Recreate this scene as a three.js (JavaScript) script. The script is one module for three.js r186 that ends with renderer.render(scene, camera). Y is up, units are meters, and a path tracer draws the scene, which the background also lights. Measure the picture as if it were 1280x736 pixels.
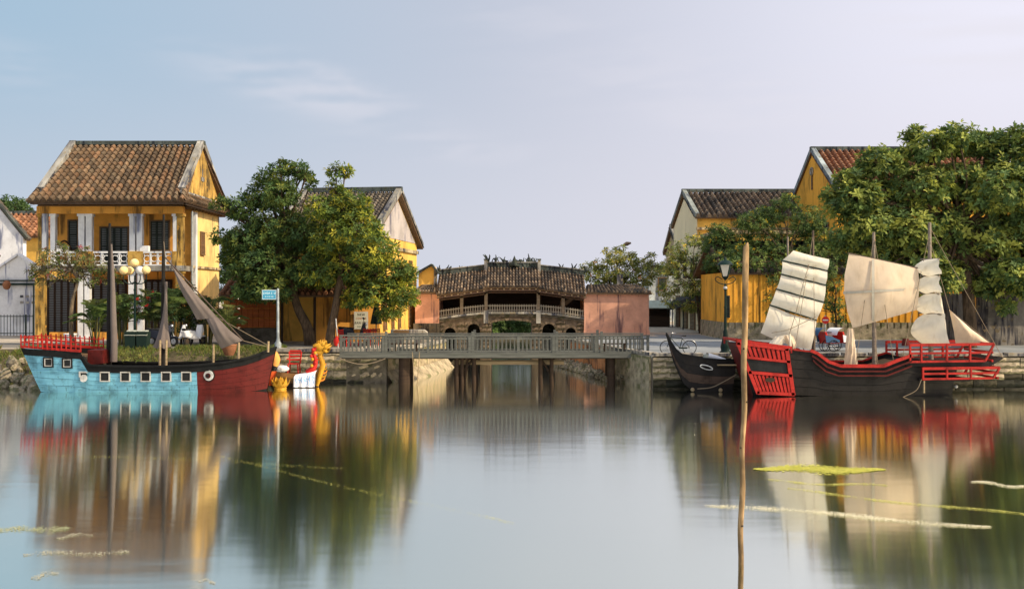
import * as THREE from 'three';
import { mergeGeometries, mergeVertices } from 'three/addons/utils/BufferGeometryUtils.js';
import { RoundedBoxGeometry } from 'three/addons/geometries/RoundedBoxGeometry.js';

// ---------------------------------------------------------------- camera, sky, sun, exposure
const scene = new THREE.Scene();
const EYE = 3.8, FOCAL = 1244, QUAY = 1.35;
const camera = new THREE.PerspectiveCamera(2 * Math.atan(368 / FOCAL) * 180 / Math.PI, 1280 / 736, 0.1, 3000);
camera.position.set(0, EYE, 0);
camera.lookAt(0, EYE, -10);
scene.add(camera);

const renderer = new THREE.WebGLRenderer({ antialias: true });
renderer.setSize(1024, 588);
renderer.toneMapping = THREE.LinearToneMapping;
renderer.toneMappingExposure = 1.5;
renderer.shadowMap.enabled = true;

let seed = 20231;
function rnd() { seed = (seed + 0x6D2B79F5) | 0; let t = Math.imul(seed ^ (seed >>> 15), 1 | seed); t = (t + Math.imul(t ^ (t >>> 7), 61 | t)) ^ t; return ((t ^ (t >>> 14)) >>> 0) / 4294967296; }
const rr = (a, b) => a + (b - a) * rnd();
const lerp = (a, b, t) => a + (b - a) * t;
const clamp = (x, a = 0, b = 1) => Math.min(b, Math.max(a, x));
const sm = (a, b, x) => { const t = clamp((x - a) / (b - a)); return t * t * (3 - 2 * t); };
function hash(x, y, s) { let h = Math.imul(x | 0, 374761393) ^ Math.imul(y | 0, 668265263) ^ Math.imul(s | 0, 1442695041); h = Math.imul(h ^ (h >>> 13), 1274126177); return ((h ^ (h >>> 16)) >>> 0) / 4294967296; }
function vnoise(x, y, px, py, s) {            // value noise that repeats after px, py cells
  const xi = Math.floor(x), yi = Math.floor(y), fx = x - xi, fy = y - yi;
  const u = fx * fx * (3 - 2 * fx), v = fy * fy * (3 - 2 * fy);
  const m = (a, n) => ((a % n) + n) % n;
  const a = hash(m(xi, px), m(yi, py), s), b = hash(m(xi + 1, px), m(yi, py), s), c = hash(m(xi, px), m(yi + 1, py), s), d = hash(m(xi + 1, px), m(yi + 1, py), s);
  return lerp(lerp(a, b, u), lerp(c, d, u), v);
}
function fbm(u, v, fx, fy, oct, s) { let a = 0, w = 0.5, t = 0; for (let i = 0; i < oct; i++) { a += w * vnoise(u * fx, v * fy, fx, fy, s + i); t += w; w *= 0.55; fx *= 2; fy *= 2; } return a / t; }

const SUN = new THREE.Vector3(1, 0.86, 0.40).normalize();
{
  const W = 2048, Hh = 1024, data = new Float32Array(W * Hh * 4);
  const mix3 = (a, b, t) => a.map((v, i) => lerp(v, b[i], t));
  const sunFlat = new THREE.Vector3(SUN.x, 0, SUN.z).normalize();
  for (let j = 0; j < Hh; j++) for (let i = 0; i < W; i++) {
    const az = (i / W - 0.5) * 2 * Math.PI, el = ((j + 0.5) / Hh - 0.5) * Math.PI;
    const d = [Math.cos(el) * Math.cos(az), Math.sin(el), Math.cos(el) * Math.sin(az)];
    const e = Math.max(0, el);
    const t = d[0] * sunFlat.x + d[2] * sunFlat.z;
    let c = mix3([0.335, 0.525, 0.69], [0.55, 0.59, 0.70], sm(-0.92, -0.26, t));
    c = mix3(c, [0.88, 0.87, 0.985], sm(-0.44, 0.16, t));
    c = mix3(c, [1.06, 1.02, 1.02], sm(0.2, 1.0, t) * (1 - 0.5 * sm(0.4, 1.4, e)));
    const low = mix3([0.53, 0.60, 0.70], [0.76, 0.74, 0.82], sm(-0.95, 0.05, t));
    c = mix3(low, c, sm(0.02, 0.26, e) * 0.85 + 0.15 * sm(0, 0.5, e));
    c = mix3(c, [0.56, 0.66, 0.86], sm(0.35, 1.5, e) * 0.5);
    const cg = d[0] * SUN.x + d[1] * SUN.y + d[2] * SUN.z;            // brighter air round the sun
    const g = Math.pow(Math.max(0, cg), 24) * 1.4 + Math.pow(Math.max(0, cg), 6) * 0.35;
    c = [c[0] + g, c[1] + g * 0.93, c[2] + g * 0.8];
    const u = i / W, v = j / Hh;                                       // thin high wisps
    const n = fbm(u + 0.02 * Math.sin(v * 40), v * 2.2 + u * 0.35, 18, 60, 5, 77), big = fbm(u, v, 9, 12, 3, 31);
    const w = sm(0.50, 0.74, n) * sm(0.42, 0.66, big) * sm(0.02, 0.14, el) * 0.75;
    let wisp = w;
    for (const [az0, el0, la, le, tilt, s] of [[-0.205, 0.196, 0.10, 0.020, 0.22, 0.8], [-0.175, 0.212, 0.05, 0.010, 0.35, 0.5], [-0.06, 0.145, 0.09, 0.012, 0.05, 0.45], [-0.50, 0.205, 0.07, 0.022, 0.1, 0.4], [0.19, 0.20, 0.16, 0.03, 0.12, 0.4], [0.02, 0.27, 0.14, 0.02, 0.2, 0.25]]) {   // thin streaks of high cloud
      const da = ((az + Math.PI / 2 - az0 + Math.PI) % (2 * Math.PI)) - Math.PI, de = el - el0 + tilt * da, q = (da / la) ** 2 + (de / le) ** 2; if (q < 9) wisp += s * Math.exp(-q) * sm(0.3, 0.7, fbm(u + v * 0.1, v * 3 - u * 0.4, 90, 130, 4, 19)) * 0.9; }
    c = mix3(c, [0.80, 0.78, 0.85], clamp(wisp * 0.7, 0, 0.6));
    const k = (j * W + i) * 4; data[k] = c[0] / 1.5; data[k + 1] = c[1] / 1.5; data[k + 2] = c[2] / 1.5; data[k + 3] = 1;
  }
  const sky = new THREE.DataTexture(data, W, Hh, THREE.RGBAFormat, THREE.FloatType);
  sky.mapping = THREE.EquirectangularReflectionMapping; sky.magFilter = THREE.LinearFilter; sky.minFilter = THREE.LinearFilter; sky.needsUpdate = true;
  scene.background = sky; scene.environment = sky;
}
const sun = new THREE.DirectionalLight(new THREE.Color().setRGB(1.0, 0.82, 0.58), 3.5);
sun.position.copy(SUN).multiplyScalar(120).add(new THREE.Vector3(0, 0, -55));
sun.target.position.set(0, 0, -55); scene.add(sun, sun.target);
sun.castShadow = true; sun.shadow.mapSize.set(4096, 4096); sun.shadow.bias = -0.0004; sun.shadow.radius = 1.5;
Object.assign(sun.shadow.camera, { left: -60, right: 60, top: 45, bottom: -45, near: 1, far: 260 });

// ---------------------------------------------------------------- helpers
const V = (x, y, z) => new THREE.Vector3(x, y, z);
const X = (px, D) => (px - 640) / FOCAL * D, Y = (py, D) => EYE - (py - 368) / FOCAL * D;
const P = (px, py, D) => V(X(px, D), Y(py, D), -D);
const rgb = (r, g, b) => new THREE.Color().setRGB(r, g, b);
const used = new Map();
function numbered(n) { const k = used.get(n) || 0; used.set(n, k + 1); return k ? n + '_' + String(k).padStart(3, '0') : n; }
const origin = new WeakMap();                 // things built in world coordinates: their base point
function tag(o, label, category, group, kind) { o.userData.label = label; if (category) o.userData.category = category; if (group) o.userData.group = group; if (kind) o.userData.kind = kind; return o; }
function thing(name, label, category, base, group) {      // parts are given in world coordinates
  const o = new THREE.Group(); o.name = numbered(name); o.position.copy(base); scene.add(o); origin.set(o, base.clone());
  return tag(o, label, category, group);
}
function local(name, label, category, base, turn = 0, group) {   // parts are given in the thing's own frame
  const o = new THREE.Group(); o.name = numbered(name); o.position.copy(base); o.rotation.y = turn; scene.add(o); origin.set(o, V(0, 0, 0));
  return tag(o, label, category, group);
}
function boxUV(g) {
  const p = g.attributes.position, n = p.count, uv = new Float32Array(n * 2), a = V(), b = V(), c = V();
  for (let i = 0; i < n; i += 3) {
    a.fromBufferAttribute(p, i); b.fromBufferAttribute(p, i + 1); c.fromBufferAttribute(p, i + 2);
    const ab = b.clone().sub(a), ac = c.clone().sub(a), nn = ab.cross(ac);
    const ax = Math.abs(nn.x), ay = Math.abs(nn.y), az = Math.abs(nn.z);
    [a, b, c].forEach((q, k) => {
      let u, v; if (ay >= ax && ay >= az) { u = q.x; v = -q.z; } else if (ax >= az) { u = q.z; v = q.y; } else { u = q.x; v = q.y; }
      uv[(i + k) * 2] = u; uv[(i + k) * 2 + 1] = v;
    });
  }
  g.setAttribute('uv', new THREE.BufferAttribute(uv, 2));
}
function finish(mesh, name, parent) { mesh.name = parent === scene ? numbered(name) : name; mesh.castShadow = mesh.receiveShadow = true; parent.add(mesh); return mesh; }
class B {
  constructor() { this.g = []; }
  add(g, col) {
    g = g.index ? g.toNonIndexed() : g;
    if (!g.attributes.normal) g.computeVertexNormals();
    const o = new THREE.BufferGeometry(); o.setAttribute('position', g.attributes.position); o.setAttribute('normal', g.attributes.normal);
    const n = g.attributes.position.count, c = new Float32Array(n * 3), cc = col || [1, 1, 1];
    if (g.attributes.color && !col) c.set(g.attributes.color.array); else for (let i = 0; i < n; i++) { c[i * 3] = cc[0]; c[i * 3 + 1] = cc[1]; c[i * 3 + 2] = cc[2]; }
    o.setAttribute('color', new THREE.BufferAttribute(c, 3));
    if (g.attributes.uv && this.ownUV) o.setAttribute('uv', g.attributes.uv);
    this.g.push(o); return this;
  }
  box(x0, x1, y0, y1, z0, z1, col) {
    const g = new THREE.BoxGeometry(Math.abs(x1 - x0), Math.abs(y1 - y0), Math.abs(z1 - z0)); g.translate((x0 + x1) / 2, (y0 + y1) / 2, (z0 + z1) / 2); return this.add(g, col);
  }
  bar(a, b, w, h, col, up = V(0, 1, 0)) {     // square bar from a to b
    const d = b.clone().sub(a), L = d.length(); d.normalize();
    const g = new THREE.BoxGeometry(w, h, L);
    let s = up.clone().cross(d); if (s.lengthSq() < 1e-6) s = V(1, 0, 0).cross(d); s.normalize(); const u = d.clone().cross(s);
    g.applyMatrix4(new THREE.Matrix4().makeBasis(s, u, d).setPosition(a.clone().add(b).multiplyScalar(0.5))); return this.add(g, col);
  }
  rod(a, b, r0, r1 = r0, seg = 8, col) {
    const d = b.clone().sub(a), L = d.length(); const g = new THREE.CylinderGeometry(r1, r0, L, seg); g.translate(0, L / 2, 0);
    g.applyQuaternion(new THREE.Quaternion().setFromUnitVectors(V(0, 1, 0), d.normalize())); g.translate(a.x, a.y, a.z); return this.add(g, col);
  }
  tube(pts, r, seg = 24, rad = 6, col) { return this.add(new THREE.TubeGeometry(new THREE.CatmullRomCurve3(pts), seg, r, rad, false), col); }
  taper(pts, radii, rad = 7, per = 4, col) {  // tube whose radius changes along it
    const cv = new THREE.CatmullRomCurve3(pts), n = (pts.length - 1) * per, g = new THREE.TubeGeometry(cv, n, 1, rad, false), p = g.attributes.position;
    for (let i = 0; i <= n; i++) {
      const c = cv.getPointAt(i / n), q = i / n * (radii.length - 1), k = Math.min(radii.length - 2, Math.floor(q)), R = lerp(radii[k], radii[k + 1], q - k);
      for (let j = 0; j <= rad; j++) { const m = i * (rad + 1) + j; p.setXYZ(m, c.x + (p.getX(m) - c.x) * R, c.y + (p.getY(m) - c.y) * R, c.z + (p.getZ(m) - c.z) * R); }
    }
    return this.add(g, col);
  }
  lathe(profile, at, seg = 16, col) { const g = new THREE.LatheGeometry(profile.map(([r, y]) => new THREE.Vector2(r, y)), seg); g.translate(at.x, at.y, at.z); return this.add(g, col); }
  ball(c, r, col, seg = 14) { const g = new THREE.SphereGeometry(r, seg, Math.round(seg * 0.7)); g.translate(c.x, c.y, c.z); return this.add(g, col); }
  quad(a, b, c, d, col) { const g = new THREE.BufferGeometry(); g.setAttribute('position', new THREE.BufferAttribute(new Float32Array([a, b, c, a, c, d].flatMap(v => [v.x, v.y, v.z])), 3)); g.computeVertexNormals(); return this.add(g, col); }
  slab(a, b, c, d, t, col) {                  // a quad with thickness t against its normal
    const n = b.clone().sub(a).cross(d.clone().sub(a)).normalize().multiplyScalar(-t);
    const q = [a, b, c, d].map(v => v.clone().add(n));
    this.quad(a, b, c, d, col).quad(q[3], q[2], q[1], q[0], col);
    for (const [i, j] of [[0, 1], [1, 2], [2, 3], [3, 0]]) this.quad([a, b, c, d][j], [a, b, c, d][i], q[i], q[j], col);
    return this;
  }
  grid(fn, nu, nv, col, smooth = true) {
    const pos = [], uv = [], idx = [];
    for (let i = 0; i <= nu; i++) for (let j = 0; j <= nv; j++) { const p = fn(i / nu, j / nv); pos.push(p.x, p.y, p.z); uv.push(i / nu, j / nv); }
    for (let i = 0; i < nu; i++) for (let j = 0; j < nv; j++) { const a = i * (nv + 1) + j, b = a + nv + 1; idx.push(a, b, a + 1, b, b + 1, a + 1); }
    let g = new THREE.BufferGeometry(); g.setAttribute('position', new THREE.Float32BufferAttribute(pos, 3)); g.setAttribute('uv', new THREE.Float32BufferAttribute(uv, 2)); g.setIndex(idx);
    if (!smooth) g = g.toNonIndexed(); g.computeVertexNormals(); return this.add(g, col);
  }
  poly(pts, z0, z1, col, bevel = 0) {          // outline in x,y drawn out from z0 to z1
    const s = new THREE.Shape(pts.map(([x, y]) => new THREE.Vector2(x, y)));
    const g = new THREE.ExtrudeGeometry(s, { depth: Math.abs(z1 - z0) - 2 * bevel, bevelEnabled: bevel > 0, bevelSize: bevel, bevelThickness: bevel, bevelSegments: 1, bevelOffset: -bevel }); g.translate(0, 0, Math.min(z0, z1) + bevel); return this.add(g, col);
  }
  geo(parent) {
    const g = this.g.length > 1 ? mergeGeometries(this.g) : this.g[0];
    const o = parent && origin.get(root(parent)); if (o) g.translate(-o.x, -o.y, -o.z);
    if (!g.attributes.uv) boxUV(g); return g;
  }
  build(name, mat, parent = scene) { const g = this.geo(parent); if (!mat.vertexColors) g.deleteAttribute('color'); return finish(new THREE.Mesh(g, mat), name, parent); }
}
function root(o) { while (o.parent && o.parent !== scene) o = o.parent; return o; }
function piece(name, geo, mat, parent, pos, rot, scl) {   // a shared geometry set at a place of its own
  const m = new THREE.Mesh(geo, mat); const o = origin.get(root(parent)) || V(0, 0, 0);
  m.position.copy(pos).sub(o); if (rot) m.rotation.set(...rot); if (scl) m.scale.set(...scl); return finish(m, name, parent);
}
const boxGeo = (w, h, d) => { const g = new THREE.BoxGeometry(w, h, d).toNonIndexed(); boxUV(g); return g; };

// ---------------------------------------------------------------- surfaces
function tex(size, fn, metres, srgb = true) {   // fn(u, v) -> [r, g, b] 0..1
  const d = new Uint8Array(size * size * 4);
  for (let j = 0; j < size; j++) for (let i = 0; i < size; i++) { const c = fn(i / size, j / size), k = (j * size + i) * 4; for (let q = 0; q < 3; q++) d[k + q] = clamp(c[q]) * 255; d[k + 3] = 255; }
  const t = new THREE.DataTexture(d, size, size); t.wrapS = t.wrapT = THREE.RepeatWrapping; t.magFilter = THREE.LinearFilter; t.minFilter = THREE.LinearMipmapLinearFilter; t.generateMipmaps = true;
  if (srgb) t.colorSpace = THREE.SRGBColorSpace; t.repeat.set(1 / (metres[0] || metres), 1 / (metres[1] || metres)); t.needsUpdate = true; return t;
}
const grey = v => [v, v, v];
const T = {
  plaster: tex(512, (u, v) => {                  // limewash: blotches, runs of black mould, scuffs
    const b = fbm(u, v, 5, 5, 5, 3), f = fbm(u, v, 60, 60, 2, 9), run = fbm(u, v, 34, 3, 4, 15), m = fbm(u, v, 7, 4, 4, 21);
    const st = sm(0.52, 0.78, run) * sm(0.45, 0.7, m), k = 1.0 - 0.13 * sm(0.35, 0.8, b) - 0.05 * f;
    return [k * (1 - 0.42 * st), k * (1 - 0.40 * st), k * (1 - 0.30 * st)];
  }, 5),
  mould: tex(512, (u, v) => {                    // heavily weathered plaster
    const b = fbm(u, v, 4, 4, 5, 43), f = fbm(u, v, 70, 70, 2, 49), run = fbm(u, v, 26, 3, 4, 45), m = fbm(u, v, 4, 3, 4, 51), ch = fbm(u, v, 22, 22, 4, 53);
    const st = sm(0.45, 0.72, run * 0.6 + m * 0.4), k = 0.98 - 0.30 * sm(0.3, 0.8, b) - 0.1 * f, chip = sm(0.66, 0.72, ch);
    return [lerp(k * (1 - 0.62 * st), 0.72, chip), lerp(k * (1 - 0.6 * st), 0.68, chip), lerp(k * (1 - 0.5 * st), 0.6, chip)];
  }, 4),
  light: tex(512, (u, v) => { const b = fbm(u, v, 4, 4, 5, 143), f = fbm(u, v, 80, 80, 2, 149), run = sm(0.6, 0.85, fbm(u, v, 30, 3, 4, 145)); const k = 1.0 - 0.07 * b - 0.05 * f - 0.1 * run; return [k, k * 0.99, k * 0.97]; }, 5),
  wood: tex(512, (u, v) => { const g = fbm(u, v, 4, 70, 4, 61), b = fbm(u, v, 3, 6, 3, 67), k = 0.6 + 0.35 * g + 0.15 * (b - 0.5); return [k, k * 0.98, k * 0.95]; }, [2.2, 0.9]),
  stone: tex(512, (u, v) => { const a = fbm(u, v, 8, 8, 5, 71), f = fbm(u, v, 70, 70, 3, 73), m = sm(0.5, 0.75, fbm(u, v, 6, 6, 4, 79)); const k = 0.55 + 0.4 * a + 0.18 * (f - 0.5); return [k * (1 - 0.3 * m), k * (1 - 0.25 * m), k * (1 - 0.35 * m)]; }, 1.7),
  speck: tex(512, (u, v) => { const a = fbm(u, v, 9, 9, 4, 91), f = fbm(u, v, 120, 120, 2, 93); return grey(0.72 + 0.22 * a + 0.2 * (f - 0.5)); }, 3),
  road: tex(512, (u, v) => { const a = fbm(u, v, 5, 5, 5, 95), f = fbm(u, v, 150, 150, 2, 97), c = sm(0.62, 0.7, fbm(u, v, 6, 6, 4, 99)); return grey(0.78 + 0.22 * a + 0.14 * (f - 0.5) - 0.12 * c); }, 7),
  cloth: tex(512, (u, v) => { const a = fbm(u, v, 6, 6, 4, 101), s = fbm(u, v, 14, 4, 4, 103), w = 0.5 + 0.25 * Math.sin(u * 2 * Math.PI * 128) + 0.25 * Math.sin(v * 2 * Math.PI * 128); const q = 0.05 * sm(0.5, 0.9, s); return [0.9 + 0.1 * a - q + 0.03 * (w - 0.5), 0.89 + 0.1 * a - 1.2 * q + 0.03 * (w - 0.5), 0.86 + 0.1 * a - 1.5 * q]; }, 1.6),
  bark: tex(512, (u, v) => { const g = fbm(u, v, 30, 6, 4, 111), b = fbm(u, v, 5, 5, 4, 113); const k = 0.45 + 0.5 * g + 0.3 * (b - 0.5); return [k, k * 0.96, k * 0.9]; }, 1.2),
  paint: tex(512, (u, v) => {                    // old boat paint: scuffs, runs, rubbed grain
    const a = fbm(u, v, 6, 6, 5, 121), g = fbm(u, v, 4, 60, 3, 123), run = fbm(u, v, 44, 4, 4, 125), ch = sm(0.68, 0.74, fbm(u, v, 24, 24, 4, 127));
    const k = 0.95 - 0.2 * sm(0.4, 0.8, a) - 0.12 * (1 - g) - 0.10 * sm(0.55, 0.9, run); return [lerp(k, 0.62, ch * 0.5), lerp(k, 0.58, ch * 0.5), lerp(k, 0.52, ch * 0.5)];
  }, 2.4),
  ripple: tex(512, (u, v) => grey(0.75 * fbm(u, v, 4, 9, 3, 131) + 0.25 * fbm(u, v, 10, 30, 2, 137)), [11, 9], false),
};
function mat(c, map, o = {}) { return new THREE.MeshPhysicalMaterial({ color: Array.isArray(c) ? rgb(...c) : c, map: map || null, roughness: 0.85, metalness: 0, specularIntensity: 0.4, side: THREE.DoubleSide, ...o }); }
function bumpy(c, map, scale, o = {}) { return mat(c, map, { bumpMap: map, bumpScale: scale, ...o }); }
const M = {
  yellow: bumpy([0.90, 0.54, 0.115], T.plaster, 0.004), yellowOld: bumpy([0.84, 0.52, 0.13], T.mould, 0.006), orange: bumpy([0.84, 0.40, 0.075], T.plaster, 0.004),
  deepYellow: bumpy([0.89, 0.44, 0.055], T.plaster, 0.004), cream: bumpy([0.80, 0.64, 0.36], T.mould, 0.004), white: bumpy([0.82, 0.83, 0.82], T.plaster, 0.003), pale: bumpy([0.78, 0.80, 0.82], T.plaster, 0.003),
  pink: bumpy([0.74, 0.39, 0.265], T.plaster, 0.006), verge: bumpy([0.50, 0.48, 0.42], T.mould, 0.008), ridge: bumpy([0.13, 0.155, 0.14], T.mould, 0.01),
  tile: mat([1, 1, 1], T.speck, { vertexColors: true, roughness: 0.9 }), soffit: mat([0.22, 0.13, 0.075], T.wood), under: mat([0.24, 0.16, 0.10], T.wood),
  darkWood: bumpy([0.075, 0.05, 0.035], T.wood, 0.003), greyWood: bumpy([0.185, 0.20, 0.19], T.wood, 0.004, { roughness: 0.8 }), brownWood: bumpy([0.30, 0.19, 0.10], T.wood, 0.004), paleWood: bumpy([0.52, 0.41, 0.26], T.wood, 0.004),
  shutter: bumpy([0.045, 0.065, 0.06], T.wood, 0.003), iron: mat([0.02, 0.03, 0.028], null, { roughness: 0.45, metalness: 0.3 }),
  green: mat([0.008, 0.032, 0.025], T.paint, { roughness: 0.45 }), greenDark: mat([0.012, 0.03, 0.025], T.cloth, { roughness: 0.8 }),
  stone: bumpy([0.58, 0.49, 0.33], T.stone, 0.02), stoneDark: bumpy([0.22, 0.19, 0.14], T.stone, 0.025), brick: bumpy([0.42, 0.24, 0.15], T.stone, 0.01), mossy: bumpy([0.17, 0.145, 0.105], T.mould, 0.02), concrete: bumpy([0.55, 0.50, 0.41], T.mould, 0.006),
  road: bumpy([0.30, 0.32, 0.33], T.road, 0.004), paving: bumpy([0.60, 0.52, 0.41], T.road, 0.004), bed: bumpy([0.07, 0.065, 0.04], T.stone, 0.02), soil: bumpy([0.20, 0.155, 0.09], T.stone, 0.02),
  teal: bumpy([0.20, 0.515, 0.69], T.paint, 0.003, { roughness: 0.6 }), red: bumpy([0.52, 0.030, 0.022], T.paint, 0.003, { roughness: 0.55 }), darkRed: bumpy([0.12, 0.011, 0.009], T.paint, 0.003, { roughness: 0.6 }), black: bumpy([0.010, 0.011, 0.012], T.paint, 0.004, { roughness: 0.8 }), hullBlack: bumpy([0.022, 0.019, 0.018], T.paint, 0.004, { roughness: 0.7 }),
  whitePaint: mat([0.80, 0.80, 0.78], T.paint, { roughness: 0.6 }), hole: mat([0.020, 0.021, 0.022], T.paint, { roughness: 0.5 }), pane: mat([0.16, 0.18, 0.18], null, { roughness: 0.08, specularIntensity: 1 }),
  sailTan: new THREE.MeshPhysicalMaterial({ color: rgb(0.86, 0.70, 0.54), map: T.cloth, roughness: 0.95, transmission: 0.35, thickness: 0, side: THREE.DoubleSide }),
  sailWhite: new THREE.MeshPhysicalMaterial({ color: rgb(0.90, 0.86, 0.77), map: T.cloth, roughness: 0.95, transmission: 0.38, thickness: 0, side: THREE.DoubleSide }),
  sailGrey: new THREE.MeshPhysicalMaterial({ color: rgb(0.165, 0.135, 0.13), map: T.cloth, roughness: 0.95, transmission: 0.15, thickness: 0, side: THREE.DoubleSide }),
  seam: mat([0.42, 0.40, 0.36], T.cloth), rope: mat([0.24, 0.19, 0.14], T.cloth), mast: bumpy([0.15, 0.115, 0.095], T.wood, 0.004), mastBlack: bumpy([0.028, 0.026, 0.025], T.wood, 0.004), mastPale: bumpy([0.40, 0.34, 0.29], T.wood, 0.004),
  bark: bumpy([0.17, 0.125, 0.085], T.bark, 0.02), barkPale: bumpy([0.34, 0.28, 0.21], T.bark, 0.015),
  leaf: new THREE.MeshPhysicalMaterial({ color: 0xffffff, vertexColors: true, roughness: 0.8, specularIntensity: 0.35, transmission: 0.36, thickness: 0, side: THREE.DoubleSide }),
  redLeaf: new THREE.MeshPhysicalMaterial({ color: rgb(0.55, 0.03, 0.02), roughness: 0.6, transmission: 0.3, thickness: 0, side: THREE.DoubleSide }),
  globe: mat([0.90, 0.66, 0.30], null, { roughness: 0.3 }), globeWhite: mat([0.80, 0.82, 0.84], null, { roughness: 0.3 }), frosted: new THREE.MeshPhysicalMaterial({ color: rgb(0.85, 0.80, 0.68), roughness: 0.6, transmission: 0.4, thickness: 0, side: THREE.DoubleSide }),
  plasticRed: mat([0.48, 0.022, 0.016], null, { roughness: 0.4 }), gold: bumpy([0.72, 0.37, 0.03], T.paint, 0.004, { roughness: 0.5 }), orangeCloth: mat([0.80, 0.30, 0.05], T.cloth), whiteCloth: mat([0.80, 0.83, 0.90], T.cloth), blueDye: mat([0.30, 0.45, 0.75], T.cloth),
  rubber: mat([0.02, 0.02, 0.02], null, { roughness: 0.7 }), chrome: mat([0.55, 0.55, 0.55], null, { roughness: 0.3, metalness: 1 }), scooterWhite: mat([0.75, 0.76, 0.78], null, { roughness: 0.25 }), scooterDark: mat([0.03, 0.035, 0.05], null, { roughness: 0.25 }), blue: mat([0.05, 0.12, 0.25], T.cloth),
  terracotta: bumpy([0.45, 0.20, 0.10], T.speck, 0.004), postGrey: mat([0.55, 0.62, 0.64], T.paint, { roughness: 0.5 }),
};
// ---------------------------------------------------------------- the setting: river, banks, road
const structure = (o, label) => { o.userData.kind = 'structure'; if (label) o.userData.label = label; return o; };
{
  const g = new THREE.PlaneGeometry(700, 520, 1, 1); g.rotateX(-Math.PI / 2); g.translate(0, 0, -200);
  const w = new THREE.MeshPhysicalMaterial({ color: rgb(0.86, 0.875, 0.745), roughness: 0.079, metalness: 1.0, anisotropy: 0.9, anisotropyRotation: Math.PI / 2, bumpMap: T.ripple, bumpScale: 0.003, ior: 1.33 });
  const n = g.toNonIndexed(); boxUV(n);
  structure(finish(new THREE.Mesh(n, w), 'river_water', scene), 'calm olive green river water mirroring the houses and sky');
}
const bankLine = [[-400, 44.8], [-10.2, 44.8], [-10.2, 43], [-5.6, 43], [-4.25, 46.5], [-3.5, 52], [-4.3, 56], [-4.3, 92], [4.2, 92], [4.2, 56], [3.1, 52.5], [4.6, 44.2], [5.65, 40], [400, 40], [400, 1400], [-400, 1400]];
{
  const s = new THREE.Shape(bankLine.map(([x, d]) => new THREE.Vector2(x, d)));
  const g = new THREE.ExtrudeGeometry(s, { depth: 3, bevelEnabled: false }); g.rotateX(-Math.PI / 2); g.translate(0, QUAY - 3, 0);
  structure(new B().add(g).build('ground', M.paving, scene), 'flat cream paved ground of the old town on both banks');
  const sheet = (pts, y, name, m, label) => { const q = new THREE.ShapeGeometry(new THREE.Shape(pts.map(([x, d]) => new THREE.Vector2(x, d)))); q.rotateX(-Math.PI / 2); q.translate(0, y, 0); return structure(new B().add(q).build(name, m, scene), label); };
  sheet([[5.9, 40.45], [90, 40.45], [90, 56], [11.4, 56], [11.4, 60.5], [8.6, 60.5], [8.6, 58], [3.7, 58], [3.5, 53], [4.9, 44.6]], QUAY + 0.004, 'road', M.road, 'grey asphalt riverside road behind the moored ships');
  sheet([[-90, 45.6], [-7, 45.6], [-7, 51], [-90, 51]], QUAY + 0.004, 'road', bumpy([0.24, 0.22, 0.19], T.road, 0.004), 'dark grey riverside road in front of the yellow house');
  // grassy bank that falls to the water behind the left boat
  const slope = new B().grid((u, v) => { const x = lerp(-70, -10.1, u), d = lerp(45, 39.6, v); const n = fbm(u, v, 40, 6, 4, 201) - 0.5; return V(x, lerp(QUAY + 0.004, -0.55, sm(0.0, 1, v)) + n * 0.28 * sm(0.02, 0.25, v), -d); }, 160, 14);
  structure(slope.build('bank_slope', M.soil, scene), 'earth slope under the grass behind the blue boat');
}
// rough stone facings
const stoneGeos = [0, 1, 2, 3, 4].map(() => {
  const g = new THREE.BoxGeometry(1, 1, 1, 2, 2, 1); const p = g.attributes.position;
  for (let i = 0; i < p.count; i++) { const x = p.getX(i), y = p.getY(i), z = p.getZ(i), q = hash(Math.round(x * 4 + 9), Math.round(y * 4 + 9), Math.round(z * 4) + 7 + stoneSeed()); const e = Math.max(Math.abs(x), Math.abs(y)); p.setXYZ(i, x * (0.94 + 0.05 * q), y * (0.93 + 0.06 * q), z + (z > 0 ? (e < 0.3 ? 0.22 : 0) + 0.15 * (q - 0.5) : 0)); }
  const n = g.toNonIndexed(); n.computeVertexNormals(); boxUV(n); return n;
});
function stoneSeed() { return Math.floor(seed / 977) % 50; }
const stoneMats = [[0.66, 0.54, 0.36], [0.52, 0.43, 0.30], [0.72, 0.60, 0.41], [0.42, 0.36, 0.26]].map(c => bumpy(c, T.stone, 0.02));
const stoneWet = [[0.07, 0.065, 0.045], [0.09, 0.08, 0.05], [0.055, 0.055, 0.04]].map(c => bumpy(c, T.stone, 0.02));
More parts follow.
